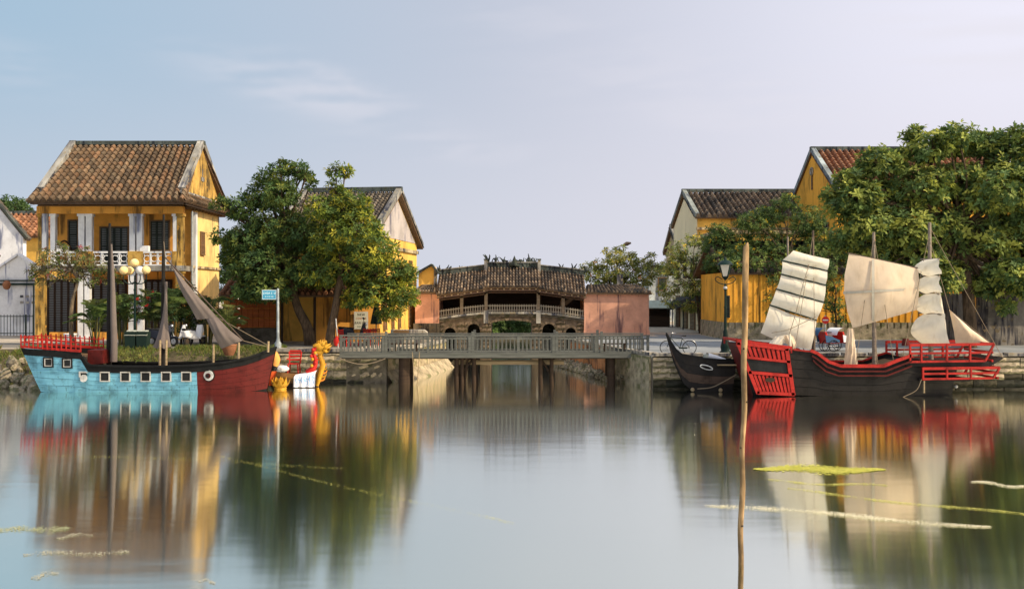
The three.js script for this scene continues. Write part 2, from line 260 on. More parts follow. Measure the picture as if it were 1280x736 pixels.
function masonry(parent, a, b, y0, y1, h, len, wet = 0.35) {   // a, b: [x, depth]; the wall faces the left of a -> b seen from above
  const A = V(a[0], 0, -a[1]), Bv = V(b[0], 0, -b[1]), d = Bv.clone().sub(A), L = d.length(); d.normalize();
  const turn = Math.atan2(-d.z, d.x), n = V(Math.sin(turn), 0, Math.cos(turn));
  let y = y0; while (y < y1 - 0.03) {
    const hh = Math.min(h * rr(0.8, 1.25), y1 - y); let s = -rr(0, len * 0.5);
    while (s < L) {
      const l = len * rr(0.55, 1.5), e = Math.min(s + l, L + 0.05), s0 = Math.max(s, 0); if (e - s0 > 0.08) {
        const c = A.clone().addScaledVector(d, (s0 + e) / 2).addScaledVector(n, rr(-0.02, 0.03)); c.y = y + hh / 2;
        const m = y + hh / 2 < wet + rr(-0.12, 0.12) ? stoneWet[Math.floor(rnd() * 3)] : stoneMats[Math.floor(rnd() * 4)];
        piece('stone', stoneGeos[Math.floor(rnd() * 5)], m, parent, c, [rr(-0.02, 0.02), turn, rr(-0.03, 0.03)], [e - s0, hh, 0.22]);
      } s += l;
    } y += hh;
  }
}
function coping(parent, pts, w, h, m) {
  for (let i = 0; i + 1 < pts.length; i++) {
    const a = V(pts[i][0], QUAY + h / 2 - 0.02, -pts[i][1]), b = V(pts[i + 1][0], QUAY + h / 2 - 0.02, -pts[i + 1][1]), L = a.distanceTo(b), n = Math.max(1, Math.round(L / 1.1));
    for (let k = 0; k < n; k++) { const p = a.clone().lerp(b, k / n + 0.004), q = a.clone().lerp(b, (k + 1) / n - 0.004); p.y = q.y += rr(-0.006, 0.006); new B().bar(p, q, w * rr(0.96, 1.04), h).build('coping_stone', m, parent); }
  }
}
{
  let t = thing('quay_wall', 'rough stone quay wall along the road behind the red and black ship', 'quay wall', V(14, 0, -40));
  masonry(t, [5.65, 39.9], [31, 39.9], -0.2, 1.27, 0.27, 0.6, 0.5); coping(t, [[5.6, 40.12], [34, 40.12]], 0.5, 0.12, M.concrete);
  new B().box(5.65, 34, -1.2, 1.3, -40.2, -39.98).build('backing', M.stoneDark, t);
  new B().box(25.0, 34, -0.5, 0.42, -39.8, -39.0).build('footing', M.stoneDark, t);
  t = thing('quay_wall', 'sunlit beige stone quay wall beside the golden dragon boat', 'quay wall', V(-7.5, 0, -43));
  masonry(t, [-10.2, 42.9], [-5.6, 42.9], -0.1, 1.25, 0.3, 0.55, 0.15); coping(t, [[-10.2, 43.1], [-5.5, 43.1]], 0.5, 0.14, M.concrete);
  new B().box(-10.2, -5.6, -1, 1.28, -43.2, -42.98).build('backing', M.stoneDark, t);
  t = thing('canal_wall', 'sunlit sandy retaining wall of the canal left of the covered bridge', 'canal wall', V(-4.4, 0, -47));
  const apron = (pts, out, y1, m, nm) => { for (let i = 0; i + 1 < pts.length; i++) { const [a, b] = [pts[i], pts[i + 1]]; new B().slab(V(a[0], y1, -a[1]), V(b[0], y1, -b[1]), V(b[0] + out, -0.3, -b[1] + 0.2), V(a[0] + out, -0.3, -a[1] + 0.2), 0.1).build(nm, m, t); } };
  { const lw = [[-5.55, 43], [-4.2, 46.5], [-3.45, 52], [-4.25, 56]]; for (let i = 0; i < 3; i++) { const [a, b] = [lw[i], lw[i + 1]]; new B().slab(V(a[0], -0.4, -a[1]), V(b[0], -0.4, -b[1]), V(b[0], 1.28, -b[1]), V(a[0], 1.28, -a[1]), 0.1).build('render_panel', bumpy([0.72, 0.57, 0.36], T.stone, 0.03), t); } }
  apron([[-5.5, 43.2], [-4.2, 46.5], [-3.45, 52], [-3.9, 55]], 0.55, 0.42, bumpy([0.66, 0.54, 0.36], T.stone, 0.03), 'apron_slab');
  coping(t, [[-5.6, 43.2], [-4.35, 46.5], [-3.6, 52], [-4.4, 56]], 0.36, 0.12, M.concrete);
  t = thing('canal_wall', 'reddish stained canal wall under the right end of the footbridge', 'canal wall', V(4.2, 0, -47));
  const rw = [[4.2, 56], [3.1, 52.5], [4.6, 44.2], [5.65, 40]];
  for (let i = 0; i < 3; i++) { const [a, b] = [rw[i], rw[i + 1]]; const d = V(b[0] - a[0], 0, a[1] - b[1]).normalize(), n = V(-Math.abs(d.z) * 0.06, 0, 0.0); const o = new B(); o.slab(V(a[0] + n.x, 1.3, -a[1]), V(a[0] + n.x, -0.4, -a[1]), V(b[0] + n.x, -0.4, -b[1]), V(b[0] + n.x, 1.3, -b[1]), -0.08).build('render_panel', i == 2 ? M.stone : bumpy([0.62, 0.29, 0.13], T.mould, 0.01), t); }
  coping(t, [[4.35, 56], [3.25, 52.5], [4.75, 44.2], [5.75, 40.3]], 0.36, 0.12, M.concrete);
  // rubble lying along the foot of that wall
  const rock = [0, 1, 2].map(k => { const g = new THREE.IcosahedronGeometry(1, 1); const p = g.attributes.position; for (let i = 0; i < p.count; i++) { const s = 0.75 + 0.5 * hash(Math.round(p.getX(i) * 50), Math.round(p.getY(i) * 50) + 31 * k, Math.round(p.getZ(i) * 50)); p.setXYZ(i, p.getX(i) * s, p.getY(i) * s * 0.7, p.getZ(i) * s); } g.computeVertexNormals(); boxUV(g); return g; });
  t = thing('rubble_bank', 'heap of loose rubble stones at the foot of the reddish canal wall', 'rubble', V(3.4, 0, -48));
  for (let i = 0; i < 90; i++) { const d = rr(42.5, 53), x0 = d < 44.2 ? lerp(5.0, 4.6, (d - 42.5) / 1.7) : lerp(4.6, 3.1, (d - 44.2) / 8.3), o = rr(0.05, 0.75), s = rr(0.10, 0.24); piece('stone', rock[i % 3], stoneMats[i % 4], t, V(x0 - o, 0.34 * (1 - o) - 0.02, -d), [rr(0, 3), rr(0, 6), rr(0, 3)], [s, s, s]); }
  t = thing('rock_bank', 'pile of grey boulders at the far left water edge beside the blue boat stern', 'rocks', V(-19.6, 0, -40.5));
  for (let i = 0; i < 46; i++) { const x = rr(-24, -18.3), v = rnd(), s = rr(0.16, 0.5) * (1.1 - 0.4 * v); piece('boulder', rock[i % 3], stoneMats[i % 4], t, V(x, v * 1.1 - 0.1, -lerp(39.5, 42.4, v)), [rr(0, 3), rr(0, 6), rr(0, 3)], [s, s, s]); }
}
{
  const t = thing('canal_wall', 'dark stone wall closing the canal behind the covered bridge', 'canal wall', V(0, 0, -91.5)); new B().box(-4.3, 4.2, -1, 1.6, -91.4, -91.9).build('wall', M.stoneDark, t); new B().box(-4.3, -4.1, -1, 1.5, -64, -91.4).box(4.0, 4.2, -1, 1.5, -64, -91.4).build('side_wall', M.stoneDark, t);
  const f = thing('canal_fence', 'low pale railing above the far end of the canal', 'railing', V(0, 1.6, -91.5)); for (const y of [1.95, 2.35]) new B().box(-4, 4, y, y + 0.08, -91.45, -91.53).build('rail', M.whitePaint, f); for (let k = 0; k <= 8; k++) new B().box(-4 + k - 0.04, -4 + k + 0.04, 1.6, 2.5, -91.54, -91.62).build('post', M.whitePaint, f);
}
// grass
function blades(n, place, h0, h1, cols) {
  const pos = [], nor = [], col = [];
  for (let i = 0; i < n; i++) {
    const p = place(); if (!p) continue; const h = rr(h0, h1), a = rr(0, 6.283), w = rr(0.010, 0.022), lx = Math.cos(a) * h * rr(0.1, 0.6), lz = Math.sin(a) * h * rr(0.1, 0.6), c = cols[Math.floor(rnd() * cols.length)], k = rr(0.75, 1.25);
    const sx = -Math.sin(a) * w, sz = Math.cos(a) * w; const q = [[p.x - sx, p.y, p.z - sz], [p.x + sx, p.y, p.z + sz], [p.x + lx * 0.4 + sx * 0.7, p.y + h * 0.65, p.z + lz * 0.4 + sz * 0.7], [p.x - sx, p.y, p.z - sz], [p.x + lx * 0.4 + sx * 0.7, p.y + h * 0.65, p.z + lz * 0.4 + sz * 0.7], [p.x + lx, p.y + h, p.z + lz]];
    for (const v of q) { pos.push(...v); nor.push(0, 1, 0); col.push(c[0] * k, c[1] * k, c[2] * k); }
  }
  const g = new THREE.BufferGeometry(); g.setAttribute('position', new THREE.Float32BufferAttribute(pos, 3)); g.setAttribute('color', new THREE.Float32BufferAttribute(col, 3)); g.computeVertexNormals(); return g;
}
{
  const cols = [[0.13, 0.18, 0.03], [0.10, 0.16, 0.028], [0.19, 0.20, 0.04], [0.22, 0.20, 0.06]];
  const g = blades(26000, () => { const x = rr(-24, -10.2), v = Math.pow(rnd(), 1.3) * 0.75; const y = lerp(QUAY, -0.55, sm(0, 1, v)); if (fbm(x / 20 + 3, v / 3, 30, 6, 3, 7) < 0.36) return null; return V(x, y, -lerp(45.2, 39.6, v)); }, 0.06, 0.24, cols);
  tag(new B().add(g).build('grass', M.leaf, scene), 'tufted green grass on the bank behind the blue boat', 'grass', null, 'stuff');
}
// ---------------------------------------------------------------- building kit
function raw(b, name, m, parent) { const g = b.g.length > 1 ? mergeGeometries(b.g) : b.g[0]; if (!g.attributes.uv) boxUV(g); if (!m.vertexColors) g.deleteAttribute('color'); return finish(new THREE.Mesh(g, m), name, parent); }
const TILES = { brown: [[0.22, 0.145, 0.088], [0.175, 0.12, 0.077], [0.27, 0.18, 0.108], [0.135, 0.098, 0.066], [0.28, 0.165, 0.093], [0.20, 0.148, 0.097]], grey: [[0.17, 0.145, 0.12], [0.13, 0.115, 0.10], [0.21, 0.175, 0.14], [0.10, 0.09, 0.08], [0.25, 0.21, 0.16]], old: [[0.27, 0.20, 0.14], [0.20, 0.15, 0.11], [0.33, 0.25, 0.175], [0.14, 0.11, 0.085], [0.09, 0.08, 0.07]], red: [[0.42, 0.19, 0.10], [0.36, 0.17, 0.09], [0.48, 0.24, 0.13], [0.28, 0.14, 0.08]] };
function tileRoof(parent, eL, eR, rR, rL, cols, rows, pal, rad) {   // columns of overlapping barrel tiles over a dark deck
  const n = eR.clone().sub(eL).cross(rL.clone().sub(eL)).normalize(); if (n.y < 0) n.negate();
  const width = eL.distanceTo(eR), r = rad || width / cols * 0.335;
  new B().slab(eL, eR, rR, rL, 0.09).build('roof_deck', M.under, parent);
  for (let c = 0; c < cols; c++) {
    const t = (c + 0.5) / cols, e = eL.clone().lerp(eR, t), q = rL.clone().lerp(rR, t), b = new B(), col = rr(0.85, 1.15), pos = [], cl = [];
    for (let i = 0; i < rows; i++) {
      const k = rr(0.82, 1.16) * col, cc = pal[Math.floor(rnd() * pal.length)].map(v => v * k), s0 = i / rows, s1 = Math.min(1, (i + 1.12) / rows);
      const a = e.clone().lerp(q, s0).addScaledVector(n, 0.02 + rr(0, 0.012)), z = e.clone().lerp(q, s1).addScaledVector(n, -0.012), dir = z.clone().sub(a).normalize();
      const side = n.clone().cross(dir).normalize(); a.addScaledVector(side, rr(-0.012, 0.012)); const r0 = r * rr(0.96, 1.06), r1 = r * 0.84, N = 5, ring = (o, R) => Array.from({ length: N + 1 }, (_, h) => { const th = Math.PI * h / N; return o.clone().addScaledVector(side, Math.cos(th) * R).addScaledVector(n, Math.sin(th) * R * 2.0); });
      const A = ring(a, r0), Z = ring(z, r1); for (let h = 0; h < N; h++) { for (const v of [A[h], A[h + 1], Z[h + 1], A[h], Z[h + 1], Z[h]]) pos.push(v.x, v.y, v.z); }
      for (let h = 0; h < N; h++) for (const v of [a, A[h + 1], A[h]]) pos.push(v.x, v.y, v.z);
      for (let h = 0; h < N * 9; h++) cl.push(...cc);
      // the hollow pan tile beside it
      const po = side.clone().multiplyScalar(width / cols * 0.5), pr = width / cols * 0.3, k2 = rr(0.75, 1.0); const PA = [-1, 0, 1].map(h => a.clone().add(po).addScaledVector(side, h * pr).addScaledVector(n, Math.abs(h) * 0.04 - 0.03)), PZ = [-1, 0, 1].map(h => z.clone().add(po).addScaledVector(side, h * pr).addScaledVector(n, Math.abs(h) * 0.03 - 0.0));
      for (let h = 0; h < 2; h++) for (const v of [PA[h], PA[h + 1], PZ[h + 1], PA[h], PZ[h + 1], PZ[h]]) { pos.push(v.x, v.y, v.z); cl.push(...cc.map(w => w * k2)); }
    }
    const g = new THREE.BufferGeometry(); g.setAttribute('position', new THREE.Float32BufferAttribute(pos, 3)); g.setAttribute('color', new THREE.Float32BufferAttribute(cl, 3)); g.computeVertexNormals();
    b.add(g).build('tile_row', M.tile, parent);
  }
}
function win(parent, at, w, h, turn, { frame = M.brownWood, pane = M.pane, leaf = null, leaves = 2, proud = 0.07, bars = 0 } = {}) {
  const b = new B(), f = 0.07; b.box(-w / 2, w / 2, h - f, h, 0, proud).box(-w / 2, w / 2, 0, f, 0, proud + 0.03).box(-w / 2, -w / 2 + f, f, h - f, 0, proud).box(w / 2 - f, w / 2, f, h - f, 0, proud);
  const m = raw(b, 'window', frame, parent), o = origin.get(root(parent)); m.position.copy(at).sub(o); m.rotation.y = turn;
  raw(new B().box(-w / 2 + f, w / 2 - f, f, h - f, 0.004, 0.02), 'pane', pane, m);
  if (leaf) for (let k = 0; k < leaves; k++) { const l = new B(), x0 = -w / 2 + f + (w - 2 * f) * k / leaves + 0.008, x1 = -w / 2 + f + (w - 2 * f) * (k + 1) / leaves - 0.008, s = 0.05; l.box(x0, x0 + s, f, h - f, 0.022, 0.052).box(x1 - s, x1, f, h - f, 0.022, 0.052); for (const y of [f, h * 0.5, h - f - s]) l.box(x0 + s, x1 - s, y, y + s, 0.022, 0.05); for (let y = f + s + 0.03; y < h - f - s; y += 0.1) l.box(x0 + s, x1 - s, y, y + 0.05, 0.026, 0.044); raw(l, 'shutter', leaf, m); }
  return m;
}
function gableHouse(g, o) {   // own frame: ridge along x, front towards +z, origin at the middle of the base
  const { w, d, wallH, ridgeH, eave = 0.5, verge = 0.25, wall, tiles = 'grey', cols, rows, vergeMat = M.verge } = o;
  const b = new B(); const sh = new THREE.Shape([[-d / 2, -0.4], [d / 2, -0.4], [d / 2, wallH], [0, ridgeH - 0.1], [-d / 2, wallH]].map(p => new THREE.Vector2(...p)));
  const e = new THREE.ExtrudeGeometry(sh, { depth: w, bevelEnabled: false }); e.translate(0, 0, -w / 2); e.rotateY(Math.PI / 2); b.add(e).build('wall', wall, g);
  const slope = (ridgeH - wallH) / (d / 2), ye = wallH - slope * eave + 0.06, xv = w / 2 + verge;
  for (const s of [1, -1]) {
    const eL = V(-xv * s, ye, (d / 2 + eave) * s), eR = V(xv * s, ye, (d / 2 + eave) * s), rR = V(xv * s, ridgeH + 0.06, 0), rL = V(-xv * s, ridgeH + 0.06, 0);
    tileRoof(g, eL, eR, rR, rL, cols, rows, TILES[tiles]);
    for (const k of [-1, 1]) new B().bar(V(k * (xv - 0.12), ye + 0.17, (d / 2 + eave) * s), V(k * (xv - 0.12), ridgeH + 0.23, 0.0), 0.30, 0.28).build('verge', vergeMat, g);
  }
  new B().box(-xv - 0.05, xv + 0.05, ridgeH + 0.14, ridgeH + 0.40, -0.16, 0.16).build('ridge', o.ridgeMat || M.ridge, g);
  return g;
}

// ---------------------------------------------------------------- the yellow two-storey house on the left
{
  const D = 54, x = p => X(p, D), y = p => Y(p, D), t = thing('yellow_house', 'two storey yellow house with brown tiled roof and white balcony columns', 'house', V(x(138), QUAY, -57));
  const xl = x(47), xr = x(228), zf = -54, zv = -55.9, zb = -60.6, f2 = y(332), top = 8.5;
  new B().box(xl, xr, f2 - 0.15, top, zv, zb).box(xl, xr, QUAY - 0.3, f2 - 0.15, -57.2, zb).build('wall', M.orange, t);
  new B().box(xr - 0.004, xr + 0.03, f2 - 0.1, top + 0.2, zv - 0.02, zb).box(xr - 0.004, xr + 0.03, QUAY - 0.3, f2 - 0.1, zv - 0.02, zb).build('side_wall', bumpy([0.93, 0.66, 0.25], T.plaster, 0.004), t);
  new B().box(xr + 0.03, xr + 0.13, y(334), y(331), zf - 1.2, zb).build('string_course', M.cream, t);
  // balcony floor, beam, columns
  new B().box(xl - 0.1, xr + 0.1, f2 - 0.28, f2, zf + 0.15, zv).build('balcony_floor', M.verge, t);
  new B().box(xl - 0.05, xr + 0.05, y(267), y(258), zf + 0.1, zf - 0.25).build('beam', M.orange, t);
  new B().box(xl, xr, y(258), y(256.5), zv, zf + 0.1).build('ceiling', M.soffit, t);
  const cap = (a, b, bot, tp, m, z0 = zf, nm = 'column') => { const q = new B(); q.box(x(a), x(b), bot, tp, z0, z0 - 0.28); q.box(x(a) - 0.05, x(b) + 0.05, tp - 0.14, tp - 0.004, z0 + 0.05, z0 - 0.33).box(x(a) - 0.05, x(b) + 0.05, bot + 0.002, bot + 0.16, z0 + 0.05, z0 - 0.33); return q.build(nm, m, t); };
  for (const [a, b] of [[51.5, 57], [62, 68], [97, 104.5], [106.5, 114], [161, 168], [170, 177], [215.5, 220]]) cap(a, b, f2, y(267), M.white);
  cap(46.5, 51, f2, y(267), M.yellowOld, zf + 0.01, 'corner_post'); cap(220.6, 228.5, f2, y(267), M.yellowOld, zf + 0.01, 'corner_post');
  new B().box(xr - 0.1, xr + 0.16, QUAY, y(262), zv + 0.2, zv - 0.12).build('corner_pilaster', M.white, t);
  for (const [a, b, m] of [[43, 55, M.yellowOld], [96.5, 103, M.white], [105, 111.5, M.white], [160, 168, M.white], [171, 178, M.white], [219, 228, M.yellowOld]]) cap(a, b, QUAY, f2 - 0.28, m, zf + 0.02);
  new B().box(x(55.5), x(219), QUAY, QUAY + 0.38, zf - 0.5, zf - 0.8).build('low_wall', M.orange, t);
  // balustrade: piers and white openwork panels with rings
  for (const [a, b] of [[45.5, 57.5], [95, 116], [159.5, 178.5], [214.5, 228]]) new B().box(x(a), x(b), f2 + 0.006, y(314), zf + 0.07, zf - 0.20).build('balcony_pier', M.yellowOld, t);
  for (const [a, b] of [[57.5, 95], [116, 159.5], [178.5, 214.5]]) {
    const x0 = x(a), x1 = x(b), y0 = f2 + 0.006, y1 = y(314), n = 4, pw = (x1 - x0) / n; const p = new B(); p.box(x0 + 0.002, x1 - 0.002, y1 - 0.1, y1, zf + 0.04, zf - 0.1).box(x0 + 0.002, x1 - 0.002, y0, y0 + 0.07, zf + 0.04, zf - 0.1);
    for (let k = 1; k < n; k++) p.box(x0 + pw * k - 0.03, x0 + pw * k + 0.03, y0 + 0.07, y1 - 0.1, zf + 0.02, zf - 0.06); const pm = p.build('balustrade_panel', M.white, t);
    for (let k = 0; k < n; k++) { const cx = x0 + pw * (k + 0.5), cy = (y0 + y1) / 2 - 0.01, R = 0.17; const g = new THREE.TorusGeometry(R, 0.026, 6, 18); g.translate(cx, cy, zf - 0.02); const q = new B().add(g); for (const s of [-1, 1]) for (const h of [-1, 1]) q.bar(V(cx + s * R * 0.7, cy + h * R * 0.7, zf - 0.02), V(cx + s * (pw / 2 - 0.03), cy + h * 0.3, zf - 0.02), 0.04, 0.04); for (const s of [-1, 1]) q.bar(V(cx + s * R, cy, zf - 0.02), V(cx + s * (pw / 2 - 0.03), cy, zf - 0.02), 0.04, 0.04); q.build('ring', M.white, pm); }
  }
  // upstairs doors; downstairs, dark door panels stand in for the shaded interior
  win(t, V(X(91, 55.9), y(311.5), zv + 0.004), 0.62, 1.75, 0, { frame: M.brownWood, leaf: M.shutter, leaves: 1 });
  win(t, V(X(142.5, 55.9), f2 + 0.01, zv + 0.004), 1.66, 2.25, 0, { frame: M.brownWood, leaf: M.shutter, leaves: 4 });
  win(t, V(X(199.5, 55.9), y(312), zv + 0.004), 1.15, 1.75, 0, { frame: M.brownWood, leaf: M.shutter, leaves: 3 });
  for (const [a, b] of [[57, 96], [113, 160], [179, 216]]) win(t, V(X((a + b) / 2, 57.2), QUAY + 0.01, -57.19), x(b) - x(a), 3.3, 0, { frame: M.darkWood, leaf: M.darkWood, leaves: 4 });
  win(t, V(xr + 0.034, y(316), -57.2), 0.75, 1.35, Math.PI / 2, { frame: M.brownWood, pane: M.terracotta, leaf: M.brownWood, leaves: 2 });
  win(t, V(xr + 0.034, QUAY + 0.9, -57.6), 0.8, 1.5, Math.PI / 2, { frame: M.brownWood, leaf: M.brownWood });
  // roof
  const rz = -57.25, ry = 12.3, ez = -52.9, ey = 8.75, bz = -61.6, vx0 = -25.25, vx1 = -17.9;
  tileRoof(t, V(vx0 - 0.55, ey, ez), V(vx1 + 0.5, ey, ez), V(vx1, ry, rz), V(vx0, ry, rz), 23, 15, TILES.brown);
  tileRoof(t, V(vx1 + 0.5, ey, bz), V(vx0 - 0.55, ey, bz), V(vx0, ry, rz), V(vx1, ry, rz), 23, 15, TILES.brown);
  for (const [sx, s] of [[vx0, -1], [vx1, 1]]) {
    new B().bar(V(sx, ry + 0.24, rz), V(sx + s * 0.12, 9.45, ez - 0.62), 0.36, 0.3).build('verge', M.verge, t); new B().bar(V(sx, ry + 0.24, rz), V(sx + s * 0.12, 9.45, bz + 0.62), 0.36, 0.3).build('verge', M.verge, t);
    const q = [V(sx + s * 0.6, ey - 0.02, ez), V(sx + s * 0.6, ey - 0.02, bz), V(sx, 9.3, bz + 0.6), V(sx, 9.3, ez - 0.6)]; if (s < 0) { [q[0], q[1]] = [q[1], q[0]]; [q[2], q[3]] = [q[3], q[2]]; } tileRoof(t, ...q, 24, 2, TILES.brown, 0.09);
    new B().box(sx, sx + s * 0.16, 9.22, 9.42, ez - 0.6, bz + 0.6).build('gable_ledge', M.verge, t);
  }
  new B().box(vx0 - 0.2, vx1 + 0.2, ry + 0.1, ry + 0.32, rz - 0.17, rz + 0.17).build('ridge', M.ridge, t);
  const tri = (xx) => { const s = new THREE.Shape([[-(ez - 0.7), 9.25], [-(bz + 0.7), 9.25], [-rz, ry - 0.1]].map(p => new THREE.Vector2(...p))); const g = new THREE.ExtrudeGeometry(s, { depth: 0.12, bevelEnabled: false }); g.rotateY(Math.PI / 2); g.translate(xx, 0, 0); return g; };
  new B().add(tri(vx1 - 0.06)).build('gable', M.yellowOld, t); new B().add(tri(vx0 - 0.06)).build('gable', M.yellowOld, t);
  { const b = new B(); b.box(vx1 + 0.06, vx1 + 0.1, 10.3, 10.55, rz - 0.22, rz + 0.22).box(vx1 + 0.06, vx1 + 0.1, 10.6, 11.0, rz - 0.06, rz + 0.06); b.build('gable_relief', M.verge, t); }
  new B().box(vx0 - 0.4, vx1 + 0.4, ey - 0.16, ey - 0.06, ez + 0.02, ez - 0.12).build('fascia', M.darkWood, t); new B().box(vx1 + 0.42, vx1 + 0.5, ey - 0.18, ey - 0.06, ez - 0.13, bz).build('fascia', M.darkWood, t);
  new B().box(xl, xr, top, 9.2, zv - 0.1, zb).build('roof_void', M.orange, t);
  for (let k = 0; k < 12; k++) new B().box(xr + 0.04, vx1 + 0.42, 8.5, 8.6, -54.2 - k * 0.58, -54.28 - k * 0.58).build('rafter', M.brownWood, t);
  for (let k = 0; k < 18; k++) { const xx = lerp(vx0 - 0.3, vx1 + 0.3, k / 17); new B().bar(V(xx, 8.62, ez - 0.14), V(xx, 9.3, -53.9), 0.08, 0.1).build('rafter', M.brownWood, t); }
  const pipe = new B(); pipe.rod(V(xr + 0.22, QUAY, -54.9), V(xr + 0.22, 8.4, -54.9), 0.05).build('downpipe', M.postGrey, t);
}
// balcony furnishings
{
  const D = 54.15; const pot = (a, b, y1, lab) => { const f2 = Y(314, 54), x0 = X(a, D), x1 = X(b, D), h = f2 + 0.3, t = thing('planter_box', lab, 'planter', V((x0 + x1) / 2, f2, -54.05)); const o = new B(); o.box(x0, x1, f2, h, -53.95, -54.2).build('box', M.white, t); new B().box(x0 + 0.03, x1 - 0.03, h - 0.02, h + 0.004, -53.98, -54.17).build('soil', M.soil, t); };
  pot(72, 85, 0, 'white planter box on the balcony rail behind the bare vine'); pot(176, 186.5, 0, 'white planter box on the balcony rail right of the middle columns');
  const c = thing('wicker_chair', 'dark wicker chair with arched back on the left end of the balcony', 'chair', V(X(76, 54.8), Y(332, 54) , -54.8)); const bx = X(76, 54.8), by = Y(332, 54);
  const arch = new B(); arch.tube([V(bx - 0.42, by + 0.1, -55.0), V(bx - 0.40, by + 1.0, -55.1), V(bx, by + 1.42, -55.15), V(bx + 0.4, by + 1.0, -55.1), V(bx + 0.42, by + 0.1, -55.0)], 0.045, 24, 6).build('back_frame', M.darkWood, c);
  const w = new B(); for (let k = -3; k <= 3; k++) w.rod(V(bx + k * 0.1, by + 0.45, -55.05), V(bx + k * 0.1, by + 1.36 - k * k * 0.03, -55.12), 0.012, 0.012, 5); w.build('back_slats', M.darkWood, c);
  new B().box(bx - 0.4, bx + 0.4, by + 0.4, by + 0.47, -54.45, -55.05).build('seat', M.darkWood, c); for (const [i, j] of [[-1, 0], [1, 0], [-1, 1], [1, 1]]) new B().rod(V(bx + i * 0.36, by, -54.5 - j * 0.5), V(bx + i * 0.36, by + 0.4, -54.5 - j * 0.5), 0.025).build('leg', M.darkWood, c);
}
// ---------------------------------------------------------------- white houses at the left edge
{
  let t = local('white_house', 'low white house with small front gable left of the yellow house', 'house', V(-30.5, QUAY, -60), 0);
  new B().box(-4, 3.3, -0.3, 3.4, -3, 0.4).build('wall', M.white, t);
  new B().poly([[-1.2, 3.404], [2.9, 3.404], [0.9, 4.75]], 0.1, 0.4).build('gable', M.white, t);
  for (const s of [-1, 1]) new B().bar(V(0.9, 4.85, 0.3), V(0.9 + s * 2.2, 3.38, 0.3), 0.5, 0.12).build('gable_coping', M.pale, t);
  tileRoof(t, V(-4.1, 3.3, 0.9), V(-1.2, 3.3, 0.9), V(-1.2, 4.9, -1.6), V(-4.1, 4.9, -1.6), 10, 8, TILES.red);
  new B().box(-4, 3.5, 3.0, 3.12, 0.5, 0.62).build('pergola_rail', M.greenDark, t); new B().box(-4, 3.5, 3.24, 3.32, 0.5, 0.62).build('pergola_rail', M.greenDark, t);
  const v = new B(); for (let i = 0; i < 4; i++) for (let j = 0; j < 2; j++) v.box(1.0 + i * 0.34, 1.2 + i * 0.34, 1.9 + j * 0.36, 2.05 + j * 0.36, 0.39, 0.42); v.build('vent_blocks', M.verge, t);
  win(t, V(-1.5, 1.2, 0.402), 1.0, 1.0, 0, { frame: M.brownWood, pane: M.cream }); win(t, V(2.4, 0.02, 0.402), 0.9, 2.0, 0, { frame: M.pale, leaf: M.pale, leaves: 1 });
  t = local('white_house', 'tall pale gabled house rising behind the low white house', 'house', V(-39.6, QUAY, -74), 0);
  const sh = new B(); sh.poly([[-3.3, -0.4], [3.2, -0.4], [3.2, 6.75], [0, 10.75], [-3.3, 6.75]], -0.5, 0); sh.build('wall', M.pale, t);
  new B().bar(V(0, 10.9, -0.1), V(3.5, 6.6, -0.1), 0.5, 0.2).build('verge', M.ridge, t); new B().bar(V(0, 10.9, -0.1), V(-3.5, 6.6, -0.1), 0.5, 0.2).build('verge', M.ridge, t);
  tileRoof(t, V(3.5, 6.5, 0.1), V(3.5, 6.5, -0.5), V(0, 10.85, -0.5), V(0, 10.85, 0.1), 2, 10, TILES.grey);
  t = local('tiled_house', 'small yellow house with orange tiled roof behind the left balcony', 'house', V(-38.2, QUAY, -84), 0.0);
  gableHouse(t, { w: 8, d: 5, wallH: 7.4, ridgeH: 9.1, wall: M.yellow, tiles: 'red', cols: 20, rows: 9 });
  // iron fence
  t = thing('iron_fence', 'black iron bar fence in front of the low white house', 'fence', V(-26.5, QUAY, -52)); const fd = 52, y0 = Y(420, fd), y1 = Y(393, fd);
  for (const yy of [y0 + 0.12, y1 - 0.12]) new B().box(X(-40, fd), X(41, fd), yy, yy + 0.045, -fd, -fd - 0.045).build('rail', M.iron, t);
  const bar = new THREE.CylinderGeometry(0.016, 0.016, y1 - y0, 6); for (let k = 0; k < 21; k++) piece('bar', bar, M.iron, t, V(X(-40 + k * 4, fd), (y0 + y1) / 2, -fd - 0.022));
  for (const p of [31, 41]) new B().box(X(p, fd) - 0.03, X(p, fd) + 0.03, QUAY, y1 + (p > 40 ? 1.6 : 0), -fd + 0.01, -fd - 0.06).build('post', M.iron, t);
  const l = thing('hanging_lantern', 'small brown lantern hanging from the rail of the low white house', 'lantern', P(7.5, 360, 58)); const lc = P(7.5, 356, 58); new B().lathe([[0.05, -0.28], [0.16, -0.22], [0.24, 0], [0.16, 0.2], [0.05, 0.26]], lc, 12).build('shade', M.terracotta, l); new B().rod(lc.clone().add(V(0, 0.25, 0)), V(lc.x, 4.45, lc.z), 0.012).build('cord', M.iron, l);
}
